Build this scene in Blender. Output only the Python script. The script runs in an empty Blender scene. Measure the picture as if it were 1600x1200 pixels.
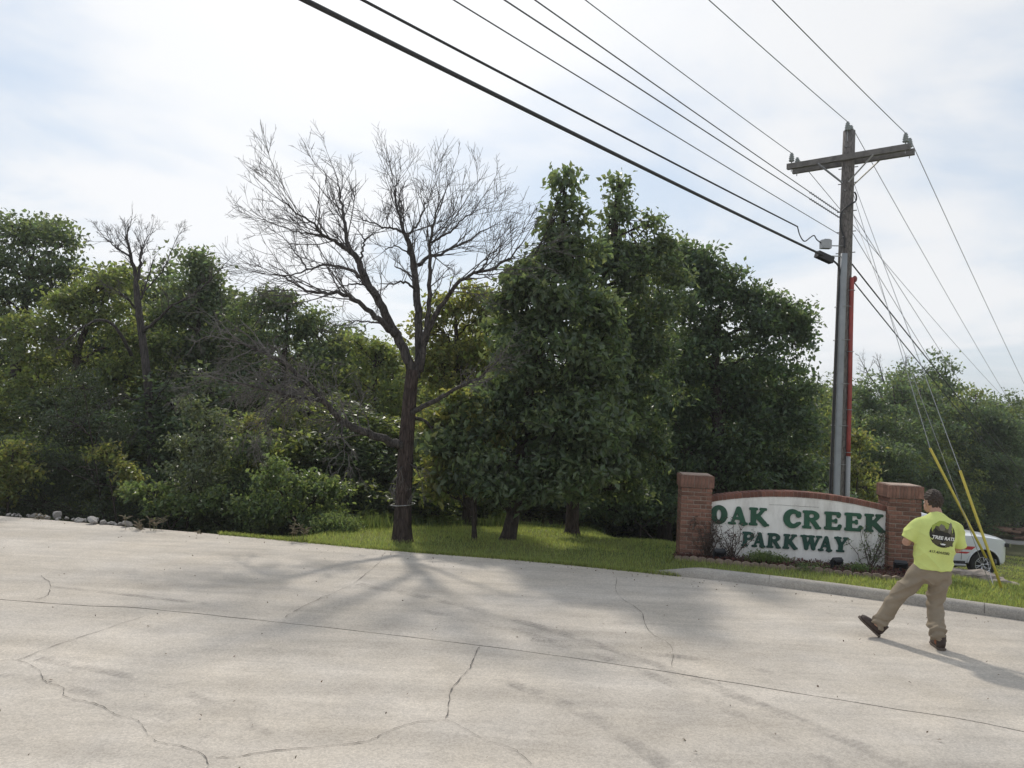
import bpy, bmesh, math, random
import numpy as np
from mathutils import Vector, Matrix
from mathutils.bvhtree import BVHTree

R = math.radians
rng = np.random.default_rng(7)
random.seed(7)
scene = bpy.context.scene
COL = scene.collection

# ------------------------------------------------------------------ camera
CAM_H, PITCH, ROLL, FPX = 2.4, R(1.9), R(2.5), 1204.0
Rv = np.array([math.cos(ROLL), 0, math.sin(ROLL)])
Fv = np.array([0, math.cos(PITCH), math.sin(PITCH)])
Rv = Rv - Fv * Rv.dot(Fv); Rv /= np.linalg.norm(Rv)
Uv = np.cross(Rv, Fv)
cam_data = bpy.data.cameras.new('camera')
cam = bpy.data.objects.new('camera', cam_data)
COL.objects.link(cam)
M = Matrix(((Rv[0], Uv[0], -Fv[0], 0), (Rv[1], Uv[1], -Fv[1], 0), (Rv[2], Uv[2], -Fv[2], CAM_H), (0, 0, 0, 1)))
cam.matrix_world = M
cam_data.sensor_width = 36.0
cam_data.lens = 36.0 * FPX / 1600.0
cam_data.clip_start = 0.05
cam_data.clip_end = 6000
scene.camera = cam

# ------------------------------------------------------------------ sky and sun
SUN_AZ = math.atan2(-0.20, 1.0)      # from +Y, positive to +X
SUN_EL = R(47)
sun_dir = Vector((math.sin(SUN_AZ) * math.cos(SUN_EL), math.cos(SUN_AZ) * math.cos(SUN_EL), math.sin(SUN_EL)))
world = bpy.data.worlds.new('World')
scene.world = world
world.use_nodes = True
wn, wl = world.node_tree.nodes, world.node_tree.links
wn.clear()
w_out = wn.new('ShaderNodeOutputWorld')
w_bg = wn.new('ShaderNodeBackground')
w_sky = wn.new('ShaderNodeTexSky')
w_sky.sky_type = 'NISHITA'
w_sky.sun_disc = False
w_sky.sun_elevation = SUN_EL
w_sky.sun_rotation = SUN_AZ
w_sky.air_density = 1.0
w_sky.dust_density = 2.0
w_sky.ozone_density = 1.0
w_tc = wn.new('ShaderNodeTexCoord')
w_sep = wn.new('ShaderNodeSeparateXYZ')
wl.new(w_tc.outputs['Generated'], w_sep.inputs[0])
w_add = wn.new('ShaderNodeMath'); w_add.operation = 'MAXIMUM'; w_add.inputs[1].default_value = 0.0
wl.new(w_sep.outputs['Z'], w_add.inputs[0])
w_add2 = wn.new('ShaderNodeMath'); w_add2.operation = 'ADD'; w_add2.inputs[1].default_value = 0.22
wl.new(w_add.outputs[0], w_add2.inputs[0])
w_div = wn.new('ShaderNodeVectorMath'); w_div.operation = 'DIVIDE'
w_cmb = wn.new('ShaderNodeCombineXYZ')
for i in range(3): wl.new(w_add2.outputs[0], w_cmb.inputs[i])
wl.new(w_tc.outputs['Generated'], w_div.inputs[0]); wl.new(w_cmb.outputs[0], w_div.inputs[1])
w_no = wn.new('ShaderNodeTexNoise')
w_no.inputs['Scale'].default_value = 1.25; w_no.inputs['Detail'].default_value = 7
w_no.inputs['Roughness'].default_value = 0.52; w_no.inputs['Distortion'].default_value = 0.35
wl.new(w_div.outputs[0], w_no.inputs['Vector'])
w_ramp = wn.new('ShaderNodeMapRange')
w_ramp.interpolation_type = 'SMOOTHSTEP'
w_ramp.inputs['From Min'].default_value = 0.36; w_ramp.inputs['From Max'].default_value = 0.62
w_ramp.inputs['To Min'].default_value = 0.06; w_ramp.inputs['To Max'].default_value = 1.0
wl.new(w_no.outputs['Fac'], w_ramp.inputs['Value'])
w_bw = wn.new('ShaderNodeRGBToBW'); wl.new(w_sky.outputs[0], w_bw.inputs[0])
w_lum = wn.new('ShaderNodeMath'); w_lum.operation = 'MULTIPLY_ADD'
w_lum.inputs[1].default_value = 0.24; w_lum.inputs[2].default_value = 6.7      # bright veil of thin cloud
wl.new(w_bw.outputs[0], w_lum.inputs[0])
w_cc = wn.new('ShaderNodeCombineColor')
for nm, k in (('Red', 0.985), ('Green', 1.0), ('Blue', 1.025)):
    m_ = wn.new('ShaderNodeMath'); m_.operation = 'MULTIPLY'; m_.inputs[1].default_value = k
    wl.new(w_lum.outputs[0], m_.inputs[0]); wl.new(m_.outputs[0], w_cc.inputs[nm])
w_mix = wn.new('ShaderNodeMix'); w_mix.data_type = 'RGBA'
wl.new(w_ramp.outputs[0], w_mix.inputs['Factor'])
w_ab = wn.new('ShaderNodeMix'); w_ab.data_type = 'RGBA'; w_ab.inputs['Factor'].default_value = 0.62      # pale blue hazy air between the clouds
wl.new(w_sky.outputs[0], w_ab.inputs['A']); w_ab.inputs['B'].default_value = (5.1, 6.3, 7.6, 1)
wl.new(w_ab.outputs['Result'], w_mix.inputs['A']); wl.new(w_cc.outputs[0], w_mix.inputs['B'])
wl.new(w_mix.outputs['Result'], w_bg.inputs['Color'])
w_bg.inputs['Strength'].default_value = 0.11
wl.new(w_bg.outputs[0], w_out.inputs[0])

sun_data = bpy.data.lights.new('sun', 'SUN')
sun_data.energy = 2.35
sun_data.angle = R(3.0)              # the sun shines through thin cloud
sun_data.color = (1.0, 0.94, 0.84)
sun = bpy.data.objects.new('sun', sun_data)
COL.objects.link(sun)
sun.rotation_euler = sun_dir.to_track_quat('Z', 'Y').to_euler()

scene.view_settings.view_transform = 'Standard'
scene.view_settings.look = 'None'
scene.view_settings.gamma = 1.0
scene.view_settings.exposure = 0.06
scene.view_settings.use_curve_mapping = False
scene.cycles.max_bounces = 8
scene.cycles.diffuse_bounces = 4
scene.cycles.transparent_max_bounces = 12
scene.cycles.volume_bounces = 1
scene.cycles.use_denoising = True

# ------------------------------------------------------------------ helpers
def ray(px, py):
    return Fv + (px - 800) / FPX * Rv - (py - 600) / FPX * Uv
def at(px, py, D):
    d = ray(px, py); return np.array([0, 0, CAM_H]) + d * (D / d[1])
def pg(px, py, z=0.0):
    d = ray(px, py); return np.array([0, 0, CAM_H]) + d * ((z - CAM_H) / d[2])
def smooth(a, b, x):
    t = np.clip((np.asarray(x, float) - a) / (b - a), 0, 1); return t * t * (3 - 2 * t)

def mesh_arrays(name, V, F):
    """V (n,3); F list of int arrays (m,k) with k = 3 or 4"""
    V = np.asarray(V, np.float32)
    F = [np.asarray(f, np.int32) for f in F if len(f)]
    me = bpy.data.meshes.new(name)
    me.vertices.add(len(V)); me.vertices.foreach_set('co', V.ravel())
    nl = sum(f.size for f in F); npoly = sum(len(f) for f in F)
    me.loops.add(nl); me.polygons.add(npoly)
    me.loops.foreach_set('vertex_index', np.concatenate([f.ravel() for f in F]))
    tot = np.concatenate([np.full(len(f), f.shape[1], np.int32) for f in F])
    start = np.concatenate([[0], np.cumsum(tot)[:-1]]).astype(np.int32)
    me.polygons.foreach_set('loop_start', start)
    me.polygons.foreach_set('use_smooth', np.zeros(npoly, bool))
    me.update(calc_edges=True)
    me.validate()
    return me

class Acc:
    def __init__(s): s.V = []; s.Q = []; s.T = []; s.n = 0
    def add(s, V, Q=None, T=None):
        V = np.asarray(V, float).reshape(-1, 3)
        if Q is not None and len(Q): s.Q.append(np.asarray(Q) + s.n)
        if T is not None and len(T): s.T.append(np.asarray(T) + s.n)
        s.V.append(V); s.n += len(V)
    def tube(s, P, rad, m=6, cap=True):
        P = np.asarray(P, float); n = len(P)
        rad = np.broadcast_to(np.asarray(rad, float), (n,))
        T = np.gradient(P, axis=0); T /= np.linalg.norm(T, axis=1)[:, None] + 1e-9
        ref = np.array([0, 0, 1.0]) if abs(T[0][2]) < 0.9 else np.array([1.0, 0, 0])
        x = np.cross(T, ref); ln = np.linalg.norm(x, axis=1)[:, None]
        x = np.where(ln > 1e-4, x / (ln + 1e-9), np.array([0, 1.0, 0])); y = np.cross(T, x)
        a = np.arange(m) * 2 * math.pi / m
        ring = (np.cos(a)[None, :, None] * x[:, None] + np.sin(a)[None, :, None] * y[:, None]) * rad[:, None, None] + P[:, None]
        i = np.arange(n - 1)[:, None] * m; j = np.arange(m)[None]; k = (j + 1) % m
        Q = np.stack([i + j, i + k, i + m + k, i + m + j], -1).reshape(-1, 4)
        V = ring.reshape(-1, 3); Tt = []
        if cap:
            V = np.vstack([V, P[0], P[-1]])
            jj = np.arange(m); kk = (jj + 1) % m
            Tt = np.vstack([np.stack([kk, jj, np.full(m, n * m)], -1), np.stack([(n - 1) * m + jj, (n - 1) * m + kk, np.full(m, n * m + 1)], -1)])
        s.add(V, Q, Tt)
    def loft(s, P, rx, ry, xdir=(1, 0, 0), m=24, power=2.0):
        P = np.asarray(P, float); n = len(P)
        T = np.gradient(P, axis=0); T /= np.linalg.norm(T, axis=1)[:, None] + 1e-9
        xd = np.broadcast_to(np.asarray(xdir, float), (n, 3))
        x = xd - T * (xd * T).sum(1)[:, None]; x /= np.linalg.norm(x, axis=1)[:, None]; y = np.cross(T, x)
        a = np.arange(m) * 2 * math.pi / m
        ca, sa = np.cos(a), np.sin(a)
        ca = np.sign(ca) * np.abs(ca) ** (2 / power); sa = np.sign(sa) * np.abs(sa) ** (2 / power)
        rx = np.broadcast_to(rx, (n,)); ry = np.broadcast_to(ry, (n,))
        ring = ca[None, :, None] * x[:, None] * rx[:, None, None] + sa[None, :, None] * y[:, None] * ry[:, None, None] + P[:, None]
        i = np.arange(n - 1)[:, None] * m; j = np.arange(m)[None]; k = (j + 1) % m
        Q = np.stack([i + j, i + k, i + m + k, i + m + j], -1).reshape(-1, 4)
        V = np.vstack([ring.reshape(-1, 3), P[0], P[-1]])
        jj = np.arange(m); kk = (jj + 1) % m
        Tt = np.vstack([np.stack([kk, jj, np.full(m, n * m)], -1), np.stack([(n - 1) * m + jj, (n - 1) * m + kk, np.full(m, n * m + 1)], -1)])
        s.add(V, Q, Tt)
    def box(s, c, h, Rm=None):
        c = np.asarray(c, float); h = np.asarray(h, float)
        V = np.array([[x, y, z] for x in (-1, 1) for y in (-1, 1) for z in (-1, 1)], float) * h
        if Rm is not None: V = V @ np.asarray(Rm).T
        s.add(V + c, [[0, 1, 3, 2], [4, 6, 7, 5], [0, 4, 5, 1], [2, 3, 7, 6], [0, 2, 6, 4], [1, 5, 7, 3]])
    def sphere(s, c, r, nu=12, nv=8, Rm=None):
        r = np.broadcast_to(np.asarray(r, float), (3,))
        V = [[0, 0, 1]]
        for i in range(1, nv):
            th = math.pi * i / nv
            V += [[math.sin(th) * math.cos(2 * math.pi * j / nu), math.sin(th) * math.sin(2 * math.pi * j / nu), math.cos(th)] for j in range(nu)]
        V.append([0, 0, -1]); V = np.array(V) * r
        if Rm is not None: V = V @ np.asarray(Rm).T
        Q = []; T = []
        for j in range(nu):
            T.append([0, 1 + j, 1 + (j + 1) % nu]); b = 1 + (nv - 2) * nu
            T.append([b + (j + 1) % nu, b + j, len(V) - 1])
        for i in range(nv - 2):
            for j in range(nu):
                a = 1 + i * nu; Q.append([a + j, a + nu + j, a + nu + (j + 1) % nu, a + (j + 1) % nu])
        s.add(V + np.asarray(c, float), Q, T)
    def arrays(s, off=(0, 0, 0)):
        V = np.vstack(s.V) - np.asarray(off, float)
        F = []
        if s.Q: F.append(np.vstack(s.Q))
        if s.T: F.append(np.vstack(s.T))
        return V, F

def wpos(o):
    p = np.zeros(3)
    while o is not None:
        p += np.array(o.location); o = o.parent
    return p
def tag(o, label=None, cat=None, group=None, kind=None):
    if label: o['label'] = label
    if cat: o['category'] = cat
    if group: o['group'] = group
    if kind: o['kind'] = kind
    return o
def link(name, me, mat=None, parent=None):
    o = bpy.data.objects.new(name, me); COL.objects.link(o)
    if mat is not None and len(me.materials) == 0: me.materials.append(mat)
    if parent is not None: o.parent = parent
    return o
def put(name, acc, mat, parent=None, smooth_=False, local=False):
    """one mesh object out of an accumulator in world coordinates (or in its parent's when local)"""
    off = (0, 0, 0) if (local or parent is None) else wpos(parent)
    V, F = acc.arrays(off)
    me = mesh_arrays(name, V, F)
    if smooth_: me.polygons.foreach_set('use_smooth', np.ones(len(me.polygons), bool))
    return link(name, me, mat, parent)
def thing(name, label, cat, loc, rz=0.0, group=None):
    o = bpy.data.objects.new(name, None); COL.objects.link(o)
    o.empty_display_size = 0.2
    o.location = tuple(float(v) for v in loc); o.rotation_euler = (0, 0, rz)
    return tag(o, label, cat, group)
def copy_thing(root, label=None):
    r = root.copy(); COL.objects.link(r)
    if label: r['label'] = label
    for ch in list(root.children):
        c = ch.copy(); COL.objects.link(c); c.parent = r
        for g in list(ch.children):
            d = g.copy(); COL.objects.link(d); d.parent = c
    return r
def bake(o, mods):
    """apply modifiers built by mods(o) and return the new mesh"""
    mods(o)
    dg = bpy.context.evaluated_depsgraph_get()
    me = bpy.data.meshes.new_from_object(o.evaluated_get(dg))
    o.modifiers.clear()
    return me
def catmull(P, per=8):
    P = np.asarray(P, float)
    Q = np.vstack([2 * P[0] - P[1], P, 2 * P[-1] - P[-2]])
    out = []
    for i in range(len(P) - 1):
        p0, p1, p2, p3 = Q[i:i + 4]
        for t in np.linspace(0, 1, per, endpoint=False):
            out.append(0.5 * ((2 * p1) + (-p0 + p2) * t + (2 * p0 - 5 * p1 + 4 * p2 - p3) * t * t + (-p0 + 3 * p1 - 3 * p2 + p3) * t ** 3))
    out.append(P[-1])
    return np.array(out)

# ------------------------------------------------------------------ materials
def new_mat(name):
    m = bpy.data.materials.new(name); m.use_nodes = True
    nt = m.node_tree; b = nt.nodes['Principled BSDF']
    return m, nt.nodes, nt.links, b
def simple(name, col, rough=0.7, metal=0.0, spec=0.5, noise=0.0, nscale=8.0, bump=0.0, bscale=40.0, vary=0.0, coords='Object'):
    m, n, l, b = new_mat(name)
    b.inputs['Roughness'].default_value = rough; b.inputs['Metallic'].default_value = metal
    b.inputs['Specular IOR Level'].default_value = spec
    b.inputs['Base Color'].default_value = (*col, 1)
    tc = n.new('ShaderNodeTexCoord'); cur = None
    if noise > 0:
        no = n.new('ShaderNodeTexNoise'); no.inputs['Scale'].default_value = nscale; no.inputs['Detail'].default_value = 6
        no.inputs['Roughness'].default_value = 0.62
        l.new(tc.outputs[coords], no.inputs['Vector'])
        mr = n.new('ShaderNodeMapRange'); mr.inputs['From Min'].default_value = 0.3; mr.inputs['From Max'].default_value = 0.7
        mr.inputs['To Min'].default_value = 1 - noise; mr.inputs['To Max'].default_value = 1 + noise
        l.new(no.outputs['Fac'], mr.inputs['Value'])
        mx = n.new('ShaderNodeVectorMath'); mx.operation = 'SCALE'; mx.inputs[0].default_value = col
        l.new(mr.outputs[0], mx.inputs['Scale']); cur = mx.outputs[0]
    if vary > 0:
        oi = n.new('ShaderNodeObjectInfo')
        mr2 = n.new('ShaderNodeMapRange'); mr2.inputs['To Min'].default_value = 1 - vary; mr2.inputs['To Max'].default_value = 1 + vary
        l.new(oi.outputs['Random'], mr2.inputs['Value'])
        mv = n.new('ShaderNodeVectorMath'); mv.operation = 'SCALE'
        if cur is not None: l.new(cur, mv.inputs[0])
        else: mv.inputs[0].default_value = col
        l.new(mr2.outputs[0], mv.inputs['Scale']); cur = mv.outputs[0]
    if cur is not None: l.new(cur, b.inputs['Base Color'])
    if bump > 0:
        nb = n.new('ShaderNodeTexNoise'); nb.inputs['Scale'].default_value = bscale; nb.inputs['Detail'].default_value = 5
        l.new(tc.outputs[coords], nb.inputs['Vector'])
        bp = n.new('ShaderNodeBump'); bp.inputs['Strength'].default_value = bump; bp.inputs['Distance'].default_value = 0.02
        l.new(nb.outputs['Fac'], bp.inputs['Height']); l.new(bp.outputs[0], b.inputs['Normal'])
    return m
def leaf_mat(name, col, tcol, trans=0.38, vary=0.4, rough=0.4, hue=0.03):
    m, n, l, b = new_mat(name)
    g = n.new('ShaderNodeNewGeometry')
    hs = n.new('ShaderNodeHueSaturation'); hs.inputs['Color'].default_value = (*col, 1)
    mv = n.new('ShaderNodeMapRange'); mv.inputs['To Min'].default_value = 1 - vary; mv.inputs['To Max'].default_value = 1 + vary
    l.new(g.outputs['Random Per Island'], mv.inputs['Value']); l.new(mv.outputs[0], hs.inputs['Value'])
    mul = n.new('ShaderNodeMath'); mul.operation = 'MULTIPLY'; mul.inputs[1].default_value = 17.31
    l.new(g.outputs['Random Per Island'], mul.inputs[0])
    fr = n.new('ShaderNodeMath'); fr.operation = 'FRACT'; l.new(mul.outputs[0], fr.inputs[0])
    mh = n.new('ShaderNodeMapRange'); mh.inputs['To Min'].default_value = 0.5 - hue; mh.inputs['To Max'].default_value = 0.5 + hue * 0.6
    l.new(fr.outputs[0], mh.inputs['Value']); l.new(mh.outputs[0], hs.inputs['Hue'])
    l.new(hs.outputs[0], b.inputs['Base Color'])
    b.inputs['Roughness'].default_value = rough; b.inputs['Specular IOR Level'].default_value = 0.55
    tr = n.new('ShaderNodeBsdfTranslucent'); tr.inputs['Color'].default_value = (*tcol, 1)
    hs2 = n.new('ShaderNodeHueSaturation'); hs2.inputs['Color'].default_value = (*tcol, 1)
    l.new(mv.outputs[0], hs2.inputs['Value']); l.new(mh.outputs[0], hs2.inputs['Hue']); l.new(hs2.outputs[0], tr.inputs['Color'])
    mx = n.new('ShaderNodeMixShader'); mx.inputs[0].default_value = trans
    l.new(b.outputs[0], mx.inputs[1]); l.new(tr.outputs[0], mx.inputs[2])
    out = n['Material Output']; l.new(mx.outputs[0], out.inputs['Surface'])
    return m
def bark_mat(name, col, noise=0.45, scale=9.0, bump=0.7):
    m, n, l, b = new_mat(name)
    tc = n.new('ShaderNodeTexCoord'); mp = n.new('ShaderNodeMapping'); mp.inputs['Scale'].default_value = (1, 1, 0.22)
    l.new(tc.outputs['Object'], mp.inputs['Vector'])
    no = n.new('ShaderNodeTexNoise'); no.inputs['Scale'].default_value = scale * 2.2; no.inputs['Detail'].default_value = 7
    l.new(mp.outputs[0], no.inputs['Vector'])
    vo = n.new('ShaderNodeTexVoronoi'); vo.feature = 'DISTANCE_TO_EDGE'; vo.inputs['Scale'].default_value = scale * 2.4
    l.new(mp.outputs[0], vo.inputs['Vector'])
    cr = n.new('ShaderNodeMapRange'); cr.inputs['From Max'].default_value = 0.14; cr.inputs['To Min'].default_value = 0.55; cr.inputs['To Max'].default_value = 1.0
    l.new(vo.outputs['Distance'], cr.inputs['Value'])
    mr = n.new('ShaderNodeMapRange'); mr.inputs['From Min'].default_value = 0.3; mr.inputs['From Max'].default_value = 0.7
    mr.inputs['To Min'].default_value = 1 - noise; mr.inputs['To Max'].default_value = 1 + noise
    l.new(no.outputs['Fac'], mr.inputs['Value'])
    mu = n.new('ShaderNodeMath'); mu.operation = 'MULTIPLY'; l.new(mr.outputs[0], mu.inputs[0]); l.new(cr.outputs[0], mu.inputs[1])
    sc = n.new('ShaderNodeVectorMath'); sc.operation = 'SCALE'; sc.inputs[0].default_value = col
    l.new(mu.outputs[0], sc.inputs['Scale']); l.new(sc.outputs[0], b.inputs['Base Color'])
    bp = n.new('ShaderNodeBump'); bp.inputs['Strength'].default_value = bump; bp.inputs['Distance'].default_value = 0.03
    l.new(mu.outputs[0], bp.inputs['Height']); l.new(bp.outputs[0], b.inputs['Normal'])
    b.inputs['Roughness'].default_value = 0.9; b.inputs['Specular IOR Level'].default_value = 0.2
    return m

def concrete_mat(name, col, joint_dark=0.0):
    m, n, l, b = new_mat(name)
    tc = n.new('ShaderNodeTexCoord')
    def noise(scale, detail, rough=0.6, stretch=None, dist=0.0):
        no = n.new('ShaderNodeTexNoise'); no.inputs['Scale'].default_value = scale; no.inputs['Detail'].default_value = detail
        no.inputs['Roughness'].default_value = rough; no.inputs['Distortion'].default_value = dist
        src = tc.outputs['Object']
        if stretch:
            mp = n.new('ShaderNodeMapping'); mp.inputs['Scale'].default_value = stretch; mp.inputs['Rotation'].default_value = (0, 0, R(14))
            l.new(src, mp.inputs['Vector']); src = mp.outputs[0]
        l.new(src, no.inputs['Vector']); return no.outputs['Fac']
    def rng_(s, a, b_, lo, hi):
        r = n.new('ShaderNodeMapRange'); r.inputs['From Min'].default_value = a; r.inputs['From Max'].default_value = b_
        r.inputs['To Min'].default_value = lo; r.inputs['To Max'].default_value = hi; l.new(s, r.inputs['Value']); return r.outputs[0]
    def mult(a, b_):
        k = n.new('ShaderNodeMath'); k.operation = 'MULTIPLY'; l.new(a, k.inputs[0]); l.new(b_, k.inputs[1]); return k.outputs[0]
    big = rng_(noise(0.35, 5, 0.6, (0.5, 1.6, 1)), 0.32, 0.68, 0.82, 1.12)
    mid = rng_(noise(2.2, 6, 0.65), 0.3, 0.7, 0.90, 1.09)
    wear = rng_(noise(1.1, 4, 0.7, (0.22, 2.4, 1), 0.4), 0.35, 0.65, 0.88, 1.07)
    fine = rng_(noise(85, 3, 0.7), 0.28, 0.72, 0.84, 1.16)
    vo = n.new('ShaderNodeTexVoronoi'); vo.inputs['Scale'].default_value = 62
    l.new(tc.outputs['Object'], vo.inputs['Vector'])
    peb = n.new('ShaderNodeSeparateColor'); l.new(vo.outputs['Color'], peb.inputs[0])
    peb_ = rng_(peb.outputs[0], 0.0, 1.0, 0.88, 1.13)
    blot = rng_(noise(7.5, 5, 0.75), 0.60, 0.78, 1.0, 0.80)
    f = mult(mult(mult(big, mid), mult(wear, fine)), mult(peb_, blot))
    tint = n.new('ShaderNodeMix'); tint.data_type = 'RGBA'
    tint.inputs['A'].default_value = (*col, 1); tint.inputs['B'].default_value = (col[0] * 0.97, col[1] * 1.0, col[2] * 1.06, 1)
    l.new(rng_(noise(0.8, 4), 0.3, 0.7, 0, 1), tint.inputs['Factor'])
    sc = n.new('ShaderNodeVectorMath'); sc.operation = 'SCALE'
    l.new(tint.outputs['Result'], sc.inputs[0]); l.new(f, sc.inputs['Scale']); l.new(sc.outputs[0], b.inputs['Base Color'])
    bp = n.new('ShaderNodeBump'); bp.inputs['Strength'].default_value = 0.35; bp.inputs['Distance'].default_value = 0.006
    l.new(fine, bp.inputs['Height']); l.new(bp.outputs[0], b.inputs['Normal'])
    b.inputs['Roughness'].default_value = 0.85; b.inputs['Specular IOR Level'].default_value = 0.3
    return m

MAT = {}
MAT['road'] = concrete_mat('road_concrete', (0.490, 0.434, 0.366))
MAT['kerb'] = concrete_mat('kerb_concrete', (0.38, 0.345, 0.30))
MAT['filler'] = simple('joint_filler', (0.035, 0.032, 0.03), 0.9)
MAT['crack'] = simple('crack_dirt', (0.11, 0.10, 0.09), 0.95)
MAT['bark_dead'] = bark_mat('weathered_bark', (0.072, 0.064, 0.060), 0.5, 8)
MAT['bark_trunk'] = bark_mat('furrowed_bark', (0.066, 0.049, 0.043), 0.5, 8, 1.0)
MAT['bark'] = bark_mat('dark_bark', (0.060, 0.048, 0.042), 0.4, 8)
MAT['twig'] = simple('grey_twigs', (0.085, 0.076, 0.072), 0.9, noise=0.3, nscale=3)
MAT['brush'] = simple('pale_grey_brush', (0.115, 0.105, 0.098), 0.9, noise=0.3, nscale=3)
MAT['leaf_oak'] = leaf_mat('oak_leaves', (0.074, 0.106, 0.062), (0.25, 0.33, 0.10), 0.43)
MAT['leaf_cool'] = leaf_mat('cool_green_leaves', (0.070, 0.106, 0.068), (0.22, 0.31, 0.10), 0.45)
MAT['leaf_mid'] = leaf_mat('mid_green_leaves', (0.096, 0.126, 0.058), (0.33, 0.40, 0.09), 0.50)
MAT['leaf_yellow'] = leaf_mat('yellow_green_leaves', (0.115, 0.138, 0.054), (0.38, 0.42, 0.09), 0.50, hue=0.045)
MAT['leaf_shrub'] = leaf_mat('shrub_leaves', (0.098, 0.138, 0.068), (0.29, 0.39, 0.10), 0.46)
MAT['leaf_pale'] = leaf_mat('pale_shrub_leaves', (0.13, 0.155, 0.095), (0.22, 0.28, 0.09), 0.36)
MAT['needle'] = leaf_mat('juniper_needles', (0.044, 0.062, 0.034), (0.08, 0.12, 0.03), 0.25)
MAT['leaf_bronze'] = leaf_mat('bronze_leaves', (0.075, 0.055, 0.045), (0.12, 0.09, 0.04), 0.25)
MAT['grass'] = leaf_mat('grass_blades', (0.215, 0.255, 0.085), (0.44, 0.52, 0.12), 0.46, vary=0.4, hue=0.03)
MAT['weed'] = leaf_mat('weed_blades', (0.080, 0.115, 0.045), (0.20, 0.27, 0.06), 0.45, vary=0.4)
MAT['straw'] = leaf_mat('dry_seed_heads', (0.22, 0.19, 0.12), (0.28, 0.24, 0.14), 0.35)

# ------------------------------------------------------------------ ground lines: road edge E(x), joint J(x)
def line_through(pix, extra_l, extra_r):
    P = [pg(*p)[:2] for p in pix]
    P = np.array(extra_l + [tuple(p) for p in P] + extra_r)
    C = catmull(np.c_[P, np.zeros(len(P))], 12)
    return C[:, 0], C[:, 1]
ex, ey = line_through([(0, 806), (200, 823), (400, 840), (620, 861), (830, 877), (1060, 900), (1250, 922), (1420, 945), (1590, 969)],
                      [(-60, 21.5), (-30, 17.6), (-17, 15.7)], [(9.5, 8.2), (14, 4.8), (20, -0.6), (34, -16), (50, -36)])
jx, jy = line_through([(0, 937), (200, 949), (400, 968), (600, 990), (800, 1015), (1000, 1044), (1200, 1076), (1400, 1108), (1590, 1141)],
                      [(-60, 15.5), (-30, 12.0), (-15, 10.0)], [(6.5, 4.7), (10, 2.0), (16, -3.4), (30, -19), (46, -39)])
E = lambda x: np.interp(x, ex, ey)
J = lambda x: np.interp(x, jx, jy)
KX0 = float(pg(1062, 900)[0])

def _n2(x, y, k=1.0):
    return (np.sin(1.7 * k * x + 0.3) * np.cos(1.3 * k * y + 1.1) + 0.5 * np.sin(3.1 * k * x + 2.0 * k * y) + 0.3 * np.cos(5.3 * k * y - 2.2 * k * x))
def gz(x, y):
    x = np.asarray(x, float); y = np.asarray(y, float)
    s = y - E(x)
    zl = np.interp(s, [-9, -0.02, 0, 0.5, 1.2, 3, 6, 12, 30, 60, 200, 900], [-.18, -.18, -.05, -.16, -.55, -1.5, -2.2, -2.5, -2.3, -2.4, -4, -9])
    zc = np.interp(s, [-9, -0.02, 0, 2, 5, 9, 20, 30, 60, 200, 900], [-.18, -.18, -.03, -.08, -.34, -.72, -1.8, -2.6, -3.6, -5, -9])
    zr = np.interp(s, [-9, 0.08, 0.12, 2.6, 4.4, 6, 8, 10, 16, 30, 45, 60, 200, 900], [-.18, -.18, .095, .05, -.20, -.52, -.95, -1.28, -1.92, -2.8, -3.4, -3.9, -6, -9])
    a = smooth(-5.4, -3.0, x); b = smooth(KX0 - 0.5, KX0 + 0.5, x)
    z = zl * (1 - a) + a * (zc * (1 - b) + zr * b)
    return z + np.where(s > 0.5, 0.03 * _n2(x, y) * smooth(0.5, 4, s), 0)

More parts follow.
